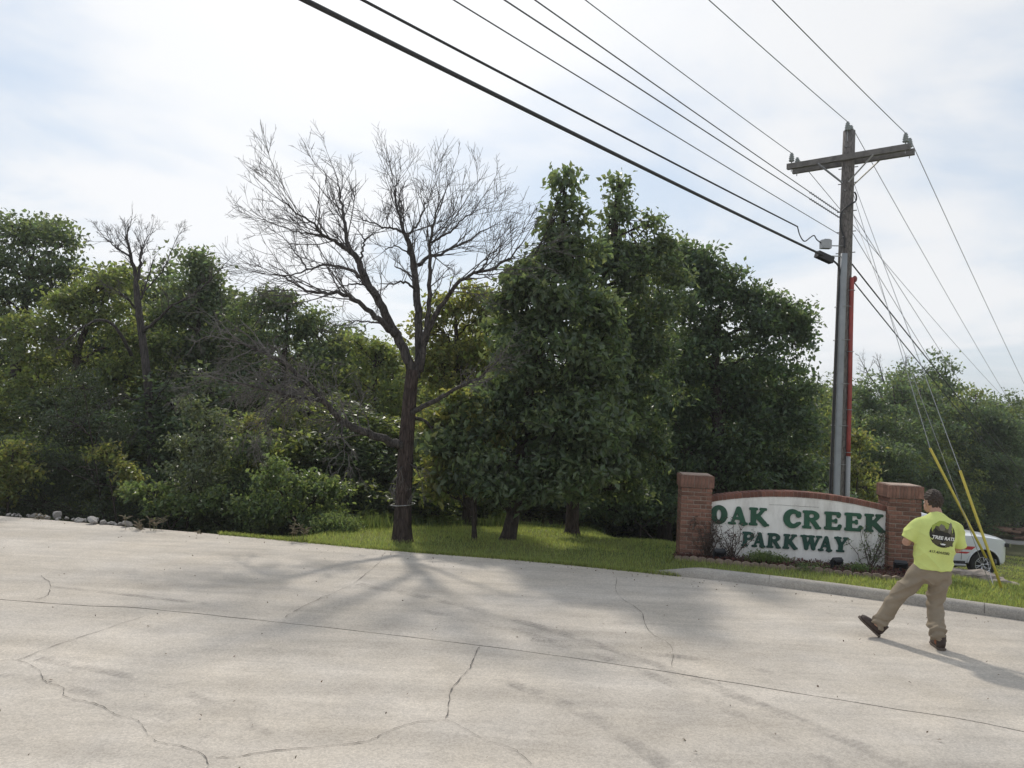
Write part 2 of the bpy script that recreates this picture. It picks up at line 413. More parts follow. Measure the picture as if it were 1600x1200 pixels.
# ------------------------------------------------------------------ setting: terrain, road, kerb, hills
def ground_material():
    m, n, l, b = new_mat('ground_soil_and_grass')
    tc = n.new('ShaderNodeTexCoord')
    no = n.new('ShaderNodeTexNoise'); no.inputs['Scale'].default_value = 0.55; no.inputs['Detail'].default_value = 7
    l.new(tc.outputs['Object'], no.inputs['Vector'])
    no2 = n.new('ShaderNodeTexNoise'); no2.inputs['Scale'].default_value = 14; no2.inputs['Detail'].default_value = 5
    l.new(tc.outputs['Object'], no2.inputs['Vector'])
    at_ = n.new('ShaderNodeAttribute'); at_.attribute_name = 'lawn'
    r1 = n.new('ShaderNodeValToRGB')
    e = r1.color_ramp.elements
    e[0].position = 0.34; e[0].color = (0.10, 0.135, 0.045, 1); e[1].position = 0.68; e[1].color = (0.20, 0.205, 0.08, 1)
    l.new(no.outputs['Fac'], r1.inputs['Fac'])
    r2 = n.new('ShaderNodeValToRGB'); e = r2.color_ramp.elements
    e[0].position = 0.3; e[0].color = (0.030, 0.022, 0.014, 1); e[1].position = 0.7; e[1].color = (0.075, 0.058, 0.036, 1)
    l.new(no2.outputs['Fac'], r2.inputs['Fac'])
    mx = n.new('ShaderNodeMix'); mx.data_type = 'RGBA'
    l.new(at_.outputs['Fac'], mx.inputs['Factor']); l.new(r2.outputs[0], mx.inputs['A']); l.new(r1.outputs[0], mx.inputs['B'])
    mr = n.new('ShaderNodeMapRange'); mr.inputs['To Min'].default_value = 0.6; mr.inputs['To Max'].default_value = 1.4
    l.new(no2.outputs['Fac'], mr.inputs['Value'])
    sc = n.new('ShaderNodeVectorMath'); sc.operation = 'SCALE'; l.new(mx.outputs['Result'], sc.inputs[0]); l.new(mr.outputs[0], sc.inputs['Scale'])
    l.new(sc.outputs[0], b.inputs['Base Color'])
    bp = n.new('ShaderNodeBump'); bp.inputs['Strength'].default_value = 0.6; bp.inputs['Distance'].default_value = 0.04
    l.new(no2.outputs['Fac'], bp.inputs['Height']); l.new(bp.outputs[0], b.inputs['Normal'])
    b.inputs['Roughness'].default_value = 0.95; b.inputs['Specular IOR Level'].default_value = 0.15
    return m
MAT['ground'] = ground_material()

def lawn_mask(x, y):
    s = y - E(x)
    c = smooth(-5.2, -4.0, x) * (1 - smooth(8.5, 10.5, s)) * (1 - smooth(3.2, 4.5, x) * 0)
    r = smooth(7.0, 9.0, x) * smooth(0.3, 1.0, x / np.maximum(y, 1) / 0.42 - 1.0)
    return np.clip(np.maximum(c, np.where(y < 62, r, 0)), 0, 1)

def grid_sheet(xs, ss, zf, base):
    X = np.repeat(xs[:, None], len(ss), 1); Y = base(xs)[:, None] + ss[None]
    Z = zf(X, Y)
    n, m = X.shape
    V = np.stack([X, Y, Z], -1).reshape(-1, 3)
    i = np.arange(n - 1)[:, None] * m; j = np.arange(m - 1)[None]
    Q = np.stack([i + j, i + m + j, i + m + j + 1, i + j + 1], -1).reshape(-1, 4)
    return V, Q
xs = np.unique(np.round(np.r_[np.linspace(-900, -60, 30), np.arange(-60, -14, 1.5), np.arange(-14, 16, 0.25), np.arange(16, 50, 1.5), np.linspace(50, 900, 30)], 4))
ss = np.r_[-0.4, -0.2, -0.02, 0, 0.08, 0.12, 0.3, np.arange(0.5, 12, 0.3), np.arange(12, 40, 1.0), np.arange(40, 100, 4), np.linspace(100, 900, 24)]
V, Q = grid_sheet(xs, ss, gz, E)
me = mesh_arrays('ground', V, [Q])
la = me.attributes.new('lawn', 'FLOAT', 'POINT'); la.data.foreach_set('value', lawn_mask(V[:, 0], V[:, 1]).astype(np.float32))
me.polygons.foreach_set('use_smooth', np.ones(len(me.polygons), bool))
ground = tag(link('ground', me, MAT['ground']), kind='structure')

def slab(name, lo, hi, rows, parent=None):
    xs = np.arange(-45, 36, 0.2)
    a = Acc(); wob = 0.003 * np.sin(xs * 9.1) + 0.003 * np.sin(xs * 23.7 + 1) + rng.normal(0, 0.0035, len(xs))
    t = np.linspace(0, 1, rows)
    Y = (lo(xs) + wob)[:, None] * (1 - t) + (hi(xs) + wob * 0.7)[:, None] * t
    X = np.repeat(xs[:, None], rows, 1); Z = 0.004 * np.sin(X * 0.9) * np.cos(Y * 0.8)
    Yf = np.c_[Y[:, :1], Y, Y[:, -1:]]; Xf = np.c_[X[:, :1], X, X[:, -1:]]
    Zf = np.c_[np.full((len(xs), 1), -0.17), Z, np.full((len(xs), 1), -0.17)]
    n, m = Xf.shape; i = np.arange(n - 1)[:, None] * m; j = np.arange(m - 1)[None]
    a.add(np.stack([Xf, Yf, Zf], -1).reshape(-1, 3), np.stack([i + j, i + m + j, i + m + j + 1, i + j + 1], -1).reshape(-1, 4))
    return put(name, a, MAT['road'], parent)
road = tag(slab('road', lambda x: J(x) + 0.011, E, 14), kind='structure')
near_slab = slab('road_slab', lambda x: J(x) * 0 - 34 + 0 * x, lambda x: J(x) - 0.011, 40, road)
a = Acc()
xs_ = np.arange(-45, 36, 0.4)
P0 = np.c_[xs_, J(xs_) - 0.02, np.full(len(xs_), -0.022)]; P1 = np.c_[xs_, J(xs_) + 0.02, np.full(len(xs_), -0.022)]
k = np.arange(len(xs_) - 1)
a.add(np.vstack([P0, P1]), np.stack([k, k + 1, k + 1 + len(xs_), k + len(xs_)], -1))
put('joint_filler', a, MAT['filler'], road)

def ribbon(P, w, z=0.004):
    P = np.asarray(P, float)[:, :2]; n = len(P)
    T = np.gradient(P, axis=0); T /= np.linalg.norm(T, axis=1)[:, None] + 1e-9
    N = np.c_[-T[:, 1], T[:, 0]]; w = np.broadcast_to(w, (n,))[:, None]
    L = P + N * w / 2; Rr = P - N * w / 2
    V = np.vstack([np.c_[L, np.full(n, z)], np.c_[Rr, np.full(n, z)]]); i = np.arange(n - 1)
    return V, np.stack([i, i + n, i + 1 + n, i + 1], -1)
def jag(pix, amp=0.02, per=10):
    P = catmull([pg(*p) for p in pix], per)
    P[:, :2] += rng.normal(0, amp, (len(P), 2)); return P
cracks = [
 [(0, 1034), (26, 1032), (62, 1048), (70, 1065), (97, 1075), (103, 1090), (155, 1103), (180, 1117), (215, 1128), (232, 1150), (250, 1161), (287, 1168), (318, 1183), (326, 1215)],
 [(318, 1185), (365, 1184), (432, 1174), (500, 1168), (570, 1160), (600, 1147), (640, 1132), (695, 1125)],
 [(748, 1011), (738, 1035), (730, 1050), (707, 1075), (702, 1095), (697, 1123)],
 [(26, 1032), (90, 1008), (140, 992), (190, 975), (230, 962)],
 [(65, 900), (78, 912), (75, 930), (55, 938)],
 [(600, 866), (590, 882), (568, 900), (548, 915), (525, 925), (480, 945), (445, 965)],
 [(963, 903), (965, 930), (1000, 955), (1012, 985), (1048, 1010), (1050, 1045)],
 [(695, 1125), (720, 1135), (760, 1158), (800, 1170), (830, 1195)]]
for ci, c in enumerate(cracks):
    P = jag(c, 0.0055, 6); w = np.clip(rng.normal(0.0065, 0.004, len(P)), 0.0018, 0.016)
    w *= (0.5, 0.6, 0.8, 0.45, 0.5, 0.45, 0.5, 0.35)[ci] * 1.05 + 0.1
    V, Q = ribbon(P, w, 0.0085); a = Acc(); a.add(V, Q); put('crack', a, MAT['crack'], road)

def tyre_material():
    m, n, l, b = new_mat('tyre_rubber_trace')
    b.inputs['Base Color'].default_value = (0.13, 0.12, 0.115, 1); b.inputs['Roughness'].default_value = 0.85
    tc = n.new('ShaderNodeTexCoord'); uv = n.new('ShaderNodeAttribute'); uv.attribute_name = 'tread'
    sp = n.new('ShaderNodeSeparateXYZ'); l.new(uv.outputs['Vector'], sp.inputs[0])
    wv = n.new('ShaderNodeMath'); wv.operation = 'SINE'
    mu = n.new('ShaderNodeMath'); mu.operation = 'MULTIPLY'; mu.inputs[1].default_value = 105; l.new(sp.outputs[0], mu.inputs[0]); l.new(mu.outputs[0], wv.inputs[0])
    no = n.new('ShaderNodeTexNoise'); no.inputs['Scale'].default_value = 1.6; no.inputs['Detail'].default_value = 8; no.inputs['Roughness'].default_value = 0.7
    l.new(tc.outputs['Object'], no.inputs['Vector'])
    mr = n.new('ShaderNodeMapRange'); mr.inputs['From Min'].default_value = 0.45; mr.inputs['From Max'].default_value = 0.75; mr.inputs['To Max'].default_value = 0.55
    l.new(no.outputs['Fac'], mr.inputs['Value'])
    w2 = n.new('ShaderNodeMapRange'); w2.inputs['From Min'].default_value = -1; w2.inputs['To Min'].default_value = 0.55; l.new(wv.outputs[0], w2.inputs['Value'])
    ed = n.new('ShaderNodeMapRange'); ed.inputs['From Min'].default_value = 1.0; ed.inputs['From Max'].default_value = 0.55
    ab = n.new('ShaderNodeMath'); ab.operation = 'ABSOLUTE'; l.new(sp.outputs[1], ab.inputs[0]); l.new(ab.outputs[0], ed.inputs['Value'])
    k1 = n.new('ShaderNodeMath'); k1.operation = 'MULTIPLY'; l.new(mr.outputs[0], k1.inputs[0]); l.new(w2.outputs[0], k1.inputs[1])
    k2 = n.new('ShaderNodeMath'); k2.operation = 'MULTIPLY'; l.new(k1.outputs[0], k2.inputs[0]); l.new(ed.outputs[0], k2.inputs[1])
    l.new(k2.outputs[0], b.inputs['Alpha'])
    return m
MAT['tyre_mark'] = tyre_material()
def tyre_mark(pix, w):
    P = catmull([pg(*p) for p in pix], 20); n = len(P)
    V, Q = ribbon(P, w, 0.0065); a = Acc(); a.add(V, Q); o = put('tyre_mark', a, MAT['tyre_mark'], road)
    d = np.r_[0, np.cumsum(np.linalg.norm(np.diff(P, axis=0), axis=1))]
    vec = np.zeros((2 * n, 3), np.float32); vec[:n, 0] = d; vec[n:, 0] = d; vec[:n, 1] = 1; vec[n:, 1] = -1
    at_ = o.data.attributes.new('tread', 'FLOAT_VECTOR', 'POINT'); at_.data.foreach_set('vector', vec.ravel())
tyre_mark([(560, 913), (700, 942), (850, 982), (1000, 1030), (1150, 1088), (1300, 1148), (1440, 1210)], 0.20)
tyre_mark([(660, 955), (800, 985), (980, 1042), (1100, 1092), (1250, 1168), (1320, 1208)], 0.18)
tyre_mark([(780, 1060), (900, 1110), (980, 1155), (1060, 1215)], 0.2)
tyre_mark([(0, 1055), (100, 1075), (220, 1105), (330, 1150)], 0.16)
tyre_mark([(60, 1030), (220, 1062), (330, 1100), (420, 1150)], 0.14)
tyre_mark([(830, 1000), (1000, 1020), (1150, 1040), (1330, 1085)], 0.16)
tyre_mark([(60, 915), (200, 930), (330, 945)], 0.12)

# kerb: rounded concrete along the right part of the road edge, ramped down at its left end
a = Acc()
kx = np.r_[np.linspace(KX0 - 0.5, KX0 + 0.8, 24), np.arange(KX0 + 0.9, 24, 0.15)]
prof = np.array([[0.0, -0.15], [0.0, 0.02], [0.012, 0.085], [0.035, 0.118], [0.07, 0.132], [0.13, 0.134], [0.17, 0.122], [0.185, 0.09], [0.19, -0.1]])
T = np.gradient(np.c_[kx, E(kx)], axis=0); T /= np.linalg.norm(T, axis=1)[:, None]; N = np.c_[-T[:, 1], T[:, 0]]
ramp = smooth(KX0 - 0.5, KX0 + 0.35, kx)
Vk = []
for i in range(len(kx)):
    hh = np.where(prof[:, 1] > 0, prof[:, 1] * (0.06 + 0.94 * ramp[i]), prof[:, 1])
    wob = 0.003 * math.sin(kx[i] * 3.1) + 0.002 * math.sin(kx[i] * 11)
    Vk.append(np.c_[kx[i] + N[i, 0] * (prof[:, 0] + 0.004), E(kx[i]) + N[i, 1] * (prof[:, 0] + 0.004) + wob, hh + (0.004 if True else 0)])
m_ = len(prof); i = np.arange(len(kx) - 1)[:, None] * m_; j = np.arange(m_ - 1)[None]
a.add(np.vstack(Vk), np.stack([i + j, i + m_ + j, i + m_ + j + 1, i + j + 1], -1).reshape(-1, 4))
kerb = tag(put('kerb', a, MAT['kerb'], None, True), kind='structure')
for xk in (KX0 + 1.15, KX0 + 3.6, KX0 + 6.1):          # expansion joints across the kerb
    i0 = int(np.argmin(np.abs(kx - xk))); a = Acc(); c = np.array([kx[i0], E(kx[i0]), 0])
    pk = prof[1:8]; a.tube([c + np.array([N[i0, 0] * (u + .004), N[i0, 1] * (u + .004), v + .0045]) for u, v in pk], .004, 5); put('kerb_joint', a, MAT['crack'], kerb)

# far hills
MAT['hill'] = simple('wooded_hill', (0.05, 0.075, 0.045), 0.95, noise=0.5, nscale=0.06)
def hill(D, top, name='hills'):
    xs = np.linspace(-900, 1100, 260); a = Acc()
    h = top + 9 * np.sin(xs * 0.006 + 1.0) + 5 * np.sin(xs * 0.017) + 1.6 * np.sin(xs * 0.11) + rng.normal(0, 0.8, len(xs))
    rows = [(0, -14), (40, 0), (90, 0.6), (150, 0.92), (200, 1.0), (320, 0.5)]
    Vr = [np.c_[xs, np.full(len(xs), D + dy), np.full(len(xs), -12.0) if f == -14 else -9 + (h + 9) * f] for dy, f in rows]
    n = len(xs); i = np.arange(len(rows) - 1)[:, None] * n; j = np.arange(n - 1)[None]
    a.add(np.vstack(Vr), np.stack([i + j, i + j + 1, i + n + j + 1, i + n + j], -1).reshape(-1, 4))
    return tag(put(name, a, MAT['hill'], None, True), kind='structure')
hill(420, 26)

# distant lane across the field at right
a = Acc()
lx = np.linspace(14, 60, 30); ly = 41 + (lx - 26) * -0.1
z0 = gz(lx, ly) + 0.05; z1 = gz(lx, ly + 2.2) + 0.05
n = len(lx); i = np.arange(n - 1)
a.add(np.vstack([np.c_[lx, ly, z0], np.c_[lx, ly + 2.2, z1], np.c_[lx, ly - .02, z0 - .3]]), np.vstack([np.stack([i, i + 1, i + 1 + n, i + n], -1), np.stack([i + 2 * n, i + 1 + 2 * n, i + 1, i], -1)]))
MAT['lane'] = simple('lane_gravel', (0.36, 0.34, 0.32), 0.9, noise=0.15, nscale=2)
tag(put('lane', a, MAT['lane']), kind='structure')
# ------------------------------------------------------------------ vegetation tools
def leaves_arrays(C, size, rg, up=0.35, droop=0.35, ratio=0.55):
    """C (N,3) leaf bases -> folded two-triangle leaves"""
    N = len(C)
    d = rg.normal(0, 1, (N, 3)); d[:, 2] -= droop; d /= np.linalg.norm(d, axis=1)[:, None]
    nrm = rg.normal(0, 1, (N, 3)); nrm[:, 2] += up * 2.2
    s = np.cross(nrm, d); s /= np.linalg.norm(s, axis=1)[:, None] + 1e-9
    nn = np.cross(d, s)
    L = size * rg.uniform(0.45, 1.35, N)[:, None]; W = L * ratio * 0.5
    mid = C + d * L * 0.45 + nn * L * 0.10
    V = np.stack([C, mid - s * W, C + d * L - nn * L * 0.06, mid + s * W], 1).reshape(-1, 3)
    b = np.arange(N)[:, None] * 4
    T = np.vstack([b + np.array([[0, 1, 2]]), b + np.array([[0, 2, 3]])])
    return V, T
def bumpy(dirs, rg, k=14, amp=0.32):
    B = rg.normal(0, 1, (k, 3)); B /= np.linalg.norm(B, axis=1)[:, None]
    w = rg.uniform(-1, 1, k)
    d = np.clip(dirs @ B.T, 0, 1) ** 6
    return 1 + amp * (d * w).sum(1)
def crown_points(lobes, n_clusters, rg, shell=0.42):
    """lobes: (center, radii) -> cluster centres gathered in clumps, so that gaps stay between the clumps"""
    w = np.array([(r[0] * r[1] * r[2]) ** 0.62 for c, r in lobes]); w /= w.sum()
    out = []
    for (c, r), wk in zip(lobes, w):
        n = max(6, int(n_clusters * wk)); c = np.asarray(c); r = np.asarray(r)
        nc = int(np.clip(n / 4.2, 5, 22))
        d = rg.normal(0, 1, (nc, 3)); d /= np.linalg.norm(d, axis=1)[:, None]
        cc_ = c + d * (rg.uniform(0.25, 1, nc) ** shell * bumpy(d, rg, 10, 0.25))[:, None] * r * 0.86
        cr = r[None] * rg.uniform(0.17, 0.36, (nc, 1)) * np.array([1.1, 1.1, 0.72])
        k = rg.integers(0, nc, n)
        e = rg.normal(0, 1, (n, 3)); e /= np.linalg.norm(e, axis=1)[:, None]
        out.append(cc_[k] + e * (rg.uniform(0, 1, n) ** 0.45)[:, None] * cr[k])
    return np.vstack(out), None
def curve3(p, q, sag, rg, n=7, wob=0.06):
    p, q = np.asarray(p, float), np.asarray(q, float); t = np.linspace(0, 1, n)[:, None]
    L = np.linalg.norm(q - p)
    X = p * (1 - t) + q * t + np.array([0, 0, 1.0]) * (np.sin(t * math.pi) * sag * L)
    X[1:-1] += rg.normal(0, wob * L * 0.35, (n - 2, 3)); return X
def foliage_tree(name, label, trunk, r0, lobes, n_cl, per, leaf, leafm, barkm, seed, group=None, clus=0.30, cat='tree', shell=0.42, twigs=8, up=0.35, zmin=None, ratio=0.55, root=None):
    """trunk: (n,3) polyline from the ground up; lobes in world coordinates"""
    rg = np.random.default_rng(seed)
    trunk = np.asarray(trunk, float)
    tr = catmull(trunk, 5)
    t = thing(name, label, cat, trunk[0], 0, group)
    a = Acc()
    hgt = np.linspace(0, 1, len(tr)); rad = r0 * (1 - 0.80 * hgt)
    rad[:3] *= np.array([1.45, 1.2, 1.06])
    a.tube(tr, rad, 9)
    P, ids = crown_points(lobes, n_cl, rg, shell)
    if zmin is not None:
        P = P[P[:, 2] > zmin(P[:, 0], P[:, 1])]
    for k, (c, r) in enumerate(lobes):
        c = np.asarray(c, float)
        below = np.where(tr[:, 2] < max(c[2] - 0.25 * np.linalg.norm(c[:2] - tr[-1, :2]) - 0.2, tr[3, 2]))[0]
        i = below[-1] if len(below) else 3
        i = max(3, min(i, len(tr) - 2))
        b = curve3(tr[i], c, 0.06, rg, 8)
        rb = max(0.018, rad[i] * 0.42)
        a.tube(b, np.linspace(rb, 0.016, 8), 6)
        mine = P[rg.choice(len(P), min(len(P), 60), replace=False)]
        mine = mine[np.argsort(np.linalg.norm((mine - c) / np.asarray(r), axis=1))][:twigs]
        for q in mine:
            a.tube(curve3(b[rg.integers(3, 8)], q, 0.05, rg, 5), np.linspace(0.016, 0.006, 5), 4, False)
    put('trunk', a, barkm, t, True)
    N = len(P) * per
    C = np.repeat(P, per, 0) + np.clip(rg.normal(0, 0.8, (N, 3)), -1.35, 1.35) * np.array([clus, clus, clus * 0.62]) * np.repeat(rg.uniform(0.6, 1.25, len(P)), per)[:, None]
    V, T = leaves_arrays(C, leaf, rg, up, ratio=ratio)
    b = Acc(); b.add(V, None, T)
    o = put('crown', b, leafm, t); o['kind'] = 'stuff'
    return t
def PL(rows, D, rz=1.0):
    """lobe table: (px, py, rx_px, ry_px[, dD[, rz_m]]) at distance D"""
    out = []
    for r in rows:
        d = D + (r[4] if len(r) > 4 else 0.0); k = d / FPX
        out.append((at(r[0], r[1], d), (r[2] * k, r[5] if len(r) > 5 else rz * (r[2] + r[3]) * 0.5 * k, r[3] * k)))
    return out
def base(px, py, D):
    p = at(px, py, D); p[2] = float(gz(p[0], p[1])) - 0.08; return p
def PT(rows, D):
    """trunk table: first row stands on the ground"""
    out = [base(rows[0][0], rows[0][1], D)]
    for r in rows[1:]: out.append(at(r[0], r[1], D + (r[2] if len(r) > 2 else 0)))
    return np.array(out)

# bare branches -------------------------------------------------------------
def bare_twigs(a, p, d, L, r, lev, rg, outward=None, gravity=0.0, cnt=(7, 5, 3), wig=0.085):
    n = (7, 5, 4)[min(lev, 2)]
    pts = [np.array(p, float)]; dd = np.array(d, float); dd /= np.linalg.norm(dd)
    step = L / (n - 1)
    for i in range(n - 1):
        dd = dd + rg.normal(0, wig, 3) + np.array([0, 0, 0.035 - gravity])
        dd /= np.linalg.norm(dd); pts.append(pts[-1] + dd * step)
    pts = np.array(pts)
    a.tube(pts, np.linspace(r, max(0.0022, r * 0.3), n), (6, 4, 3)[min(lev, 2)], False)
    if lev >= len(cnt): return
    k = max(1, int(rg.poisson(cnt[lev])))
    for j in range(k):
        f = rg.uniform(0.22, 0.98); i = min(int(f * (n - 1)), n - 2); u = f * (n - 1) - i
        q = pts[i] * (1 - u) + pts[i + 1] * u
        ax = pts[i + 1] - pts[i]; ax /= np.linalg.norm(ax)
        s = rg.normal(0, 1, 3); s -= ax * s.dot(ax); s /= np.linalg.norm(s)
        ang = rg.uniform(0.5, 0.95); nd = ax * math.cos(ang) + s * math.sin(ang)
        if outward is not None:
            o = q - outward; o /= np.linalg.norm(o) + 1e-6; nd = nd + 0.18 * o
        bare_twigs(a, q, nd, L * rg.uniform(0.32, 0.62) * (1.15 - 0.45 * f), max(0.003, r * 0.52), lev + 1, rg, outward, gravity, cnt, wig)
def limb_points(rows, D, rg):
    return catmull([at(r[0], r[1], D + (r[2] if len(r) > 2 else 0)) for r in rows], 4)
def bare_limb(parent, rows, D, r0, r1, rg, mat, center=None, n1=9, L1=1.1, cnt=(6, 4), start=0.25, gravity=0.0, limbname='limb', cap_r=0.0125, shrink=None, twigm=None, wig=0.085):
    if shrink: rows = [(shrink[0] + (r[0] - shrink[0]) * (shrink[2] if r[0] > shrink[0] else shrink[2] - .08), shrink[1] + (r[1] - shrink[1]) * (1 - shrink[3] * max(0.0, shrink[1] - r[1]) / 385)) + tuple(r[2:]) for r in rows]
    P = limb_points(rows, D, rg); n = len(P)
    P[1:-1] += rg.normal(0, 0.012, (n - 2, 3))
    rad = np.linspace(r0, r1, n)
    a = Acc(); a.tube(P, rad, 8)
    tw = Acc()
    for j in range(n1):
        f = start + (1 - start) * (j + rg.uniform(0, 1)) / n1
        i = min(int(f * (n - 1)), n - 2); q = P[i] + (P[i + 1] - P[i]) * (f * (n - 1) - i)
        ax = P[i + 1] - P[i]; ax /= np.linalg.norm(ax)
        s = rg.normal(0, 1, 3); s -= ax * s.dot(ax); s /= np.linalg.norm(s)
        ang = rg.uniform(0.4, 0.95); nd = ax * math.cos(ang) + s * math.sin(ang)
        if center is not None:
            o = q - center; o /= np.linalg.norm(o); nd = nd + 0.38 * o
        bare_twigs(tw, q, nd, L1 * rg.uniform(0.6, 1.25), min(cap_r, rad[i] * 0.45), 0, rg, center, gravity, cnt, wig)
    ax = P[-1] - P[-2]; ax /= np.linalg.norm(ax)
    bare_twigs(tw, P[-1], ax, L1 * 0.9, min(r1 * 0.9, cap_r), 0, rg, center, gravity, cnt, wig)
    lo = put(limbname, a, mat, parent, True)
    to = put('twigs', tw, twigm or MAT['twig'], lo); to['kind'] = 'stuff'
    to.location = (0, 0, 0)
    return lo

# ------------------------------------------------------------------ the big dead tree in front of the woods
DT = 14.0
rg = np.random.default_rng(21)
trunk_rows = [(628, 846), (629, 800), (633, 720), (638, 650), (645, 578)]
b0 = base(628, 846, DT)
dead = thing('dead_tree', 'tall bare dead tree with furrowed trunk and two rising leafless stems at the grass edge', 'tree', b0)
P = catmull(np.array([b0] + [at(x, y, DT) for x, y in trunk_rows[1:]]), 8); n = len(P)
rad = np.interp(np.linspace(0, 1, n), [0, 0.06, 0.2, 0.6, 1], [0.24, 0.178, 0.155, 0.135, 0.115])
a = Acc(); a.tube(P, rad, 22)
Vt = a.V[0]; ang = np.arctan2(Vt[:, 1] - b0[1], Vt[:, 0] - b0[0])
zz = Vt[:, 2] - b0[2]
cen = np.c_[np.interp(Vt[:, 2], P[:, 2], P[:, 0]), np.interp(Vt[:, 2], P[:, 2], P[:, 1])]
k_ = 1 + 0.05 * np.sin(ang * 5 + zz * 1.3) + 0.14 * np.exp(-zz * 4) * np.sin(ang * 4 + 0.6) + rng.normal(0, 0.018, len(Vt))
Vt[:, :2] = cen + (Vt[:, :2] - cen) * k_[:, None]
put('trunk', a, MAT['bark_trunk'], dead, True)
cc = at(610, 500, DT)
a = Acc(); zb = at(628, 788, DT)[2]; th = np.linspace(0, 2 * math.pi, 30)
px_ = np.interp(zb, P[:, 2], P[:, 0]); py_ = np.interp(zb, P[:, 2], P[:, 1])
a.tube(np.c_[px_ + 0.215 * np.cos(th), py_ + 0.215 * np.sin(th), zb + 0.02 * np.cos(th)], 0.006, 5)
put('wire_band', a, simple('galvanised_wire', (0.5, 0.5, 0.5), 0.4, 0.8), dead, True)
LM = MAT['bark_dead']
limbs = [  # rows, r0, r1, twig count, twig length, start
 ([(646, 590), (628, 545, -.1), (600, 497, -.2), (578, 455, -.3), (563, 432, -.35), (551, 405, -.4), (545, 386, -.4), (528, 367, -.45)], .115, .06, 7, .8, .35),
 ([(528, 368, -.45), (523, 335, -.4), (520, 310, -.3), (514, 272, -.1), (510, 240, 0), (506, 205, .1)], .05, .012, 12, 1.0, .1),
 ([(530, 370, -.45), (512, 356, -.6), (497, 346, -.8), (481, 335, -1.0), (462, 312, -1.2), (430, 285, -1.3), (398, 255, -1.4)], .05, .01, 13, 1.0, .25),
 ([(483, 336, -1.0), (455, 333, -.7), (425, 325, -.4), (388, 310, -.1), (360, 298, 0)], .022, .007, 8, .8, .1),
 ([(612, 522, -.2), (590, 500, -.5), (572, 487, -.7), (546, 465, -.9), (520, 451, -1.0), (490, 447, -1.1), (458, 446, -1.0), (425, 428, -.9), (392, 412, -.8)], .075, .012, 14, .95, .3),
 ([(553, 422, -.35), (538, 410, -.1), (520, 402, .1), (482, 395, .4), (450, 406, .7), (408, 416, 1.0), (365, 410, 1.1)], .045, .009, 12, .95, .25),
 ([(452, 405, .7), (440, 385, .8), (425, 362, .9), (405, 340, 1.0), (385, 325, 1.0)], .02, .007, 8, .85, .1),
 ([(580, 460, -.3), (560, 437, -.8), (535, 430, -1.2), (508, 440, -1.5)], .03, .01, 6, .7, .3),
 ([(548, 388, -.4), (553, 366, -.35), (556, 347, -.3), (551, 336, -.3)], .028, .013, 2, .4, .6),
 ([(556, 348, -.3), (572, 333, -.2), (590, 328, -.2)], .016, .008, 5, .6, .3),
 ([(596, 505, -.2), (570, 500, .3), (545, 498, .7), (520, 505, 1.0)], .025, .008, 7, .7, .3),
 ([(650, 590), (656, 540, .1), (653, 480, .2), (650, 430, .25), (646, 390, .3), (640, 362, .3), (632, 335, .3)], .105, .055, 8, .7, .35),
 ([(632, 336, .3), (623, 305, .35), (614, 270, .4), (613, 235, .45), (615, 208, .5)], .042, .01, 13, 1.0, .05),
 ([(628, 328, .3), (608, 322, 0), (590, 318, -.2), (566, 310, -.5), (545, 296, -.7)], .03, .008, 9, .85, .2),
 ([(634, 338, .3), (644, 325, .5), (656, 305, .7), (666, 270, .9), (678, 235, 1.0)], .036, .008, 11, .95, .1),
 ([(658, 580), (668, 510, -.2), (671, 450, -.35), (673, 395, -.5), (676, 340, -.6), (682, 295, -.7), (694, 255, -.8)], .07, .01, 13, .95, .3),
 ([(655, 395, .25), (672, 380, .5), (688, 376, .7), (710, 362, .9), (735, 348, 1.1), (765, 325, 1.3), (785, 312, 1.4)], .05, .009, 13, .95, .2),
 ([(674, 350, -.6), (692, 340, -.8), (712, 322, -1.0), (735, 295, -1.1), (752, 275, -1.2)], .03, .008, 10, .9, .1),
 ([(663, 540), (682, 490, -.3), (700, 462, -.5), (718, 432, -.8), (750, 412, -1.0), (785, 398, -1.1), (815, 372, -1.2), (832, 345, -1.2)], .065, .01, 15, .95, .3),
 ([(752, 411, -1.0), (765, 395, -1.2), (778, 370, -1.3), (800, 350, -1.3)], .022, .007, 8, .75, .2),
 ([(652, 430, .25), (638, 412, .5), (622, 402, .7), (612, 398, .8)], .028, .012, 3, .5, .5),
 ([(648, 440, .25), (632, 428, -.2), (610, 430, -.5), (592, 440, -.8)], .03, .01, 7, .6, .3),
 ([(640, 372, .3), (615, 360, .1), (598, 362, -.1), (588, 372, -.2)], .02, .007, 6, .6, .2),
 ([(640, 645), (668, 632, -.3), (695, 620, -.6), (720, 606, -.9), (755, 592, -1.1), (790, 560, -1.2)], .07, .014, 10, .7, .5),
 ([(640, 652), (658, 655, .1), (682, 668, .3)], .05, .03, 2, .4, .8),
]
for rows, r0, r1, n1, L1, st in limbs:
    bare_limb(dead, rows, DT, r0 * .80, r1 * .8, rg, LM, cc, int(n1 * 1.3), L1 * 1.0, (4.6, 2.4), st, shrink=(645, 590, .93, .19))
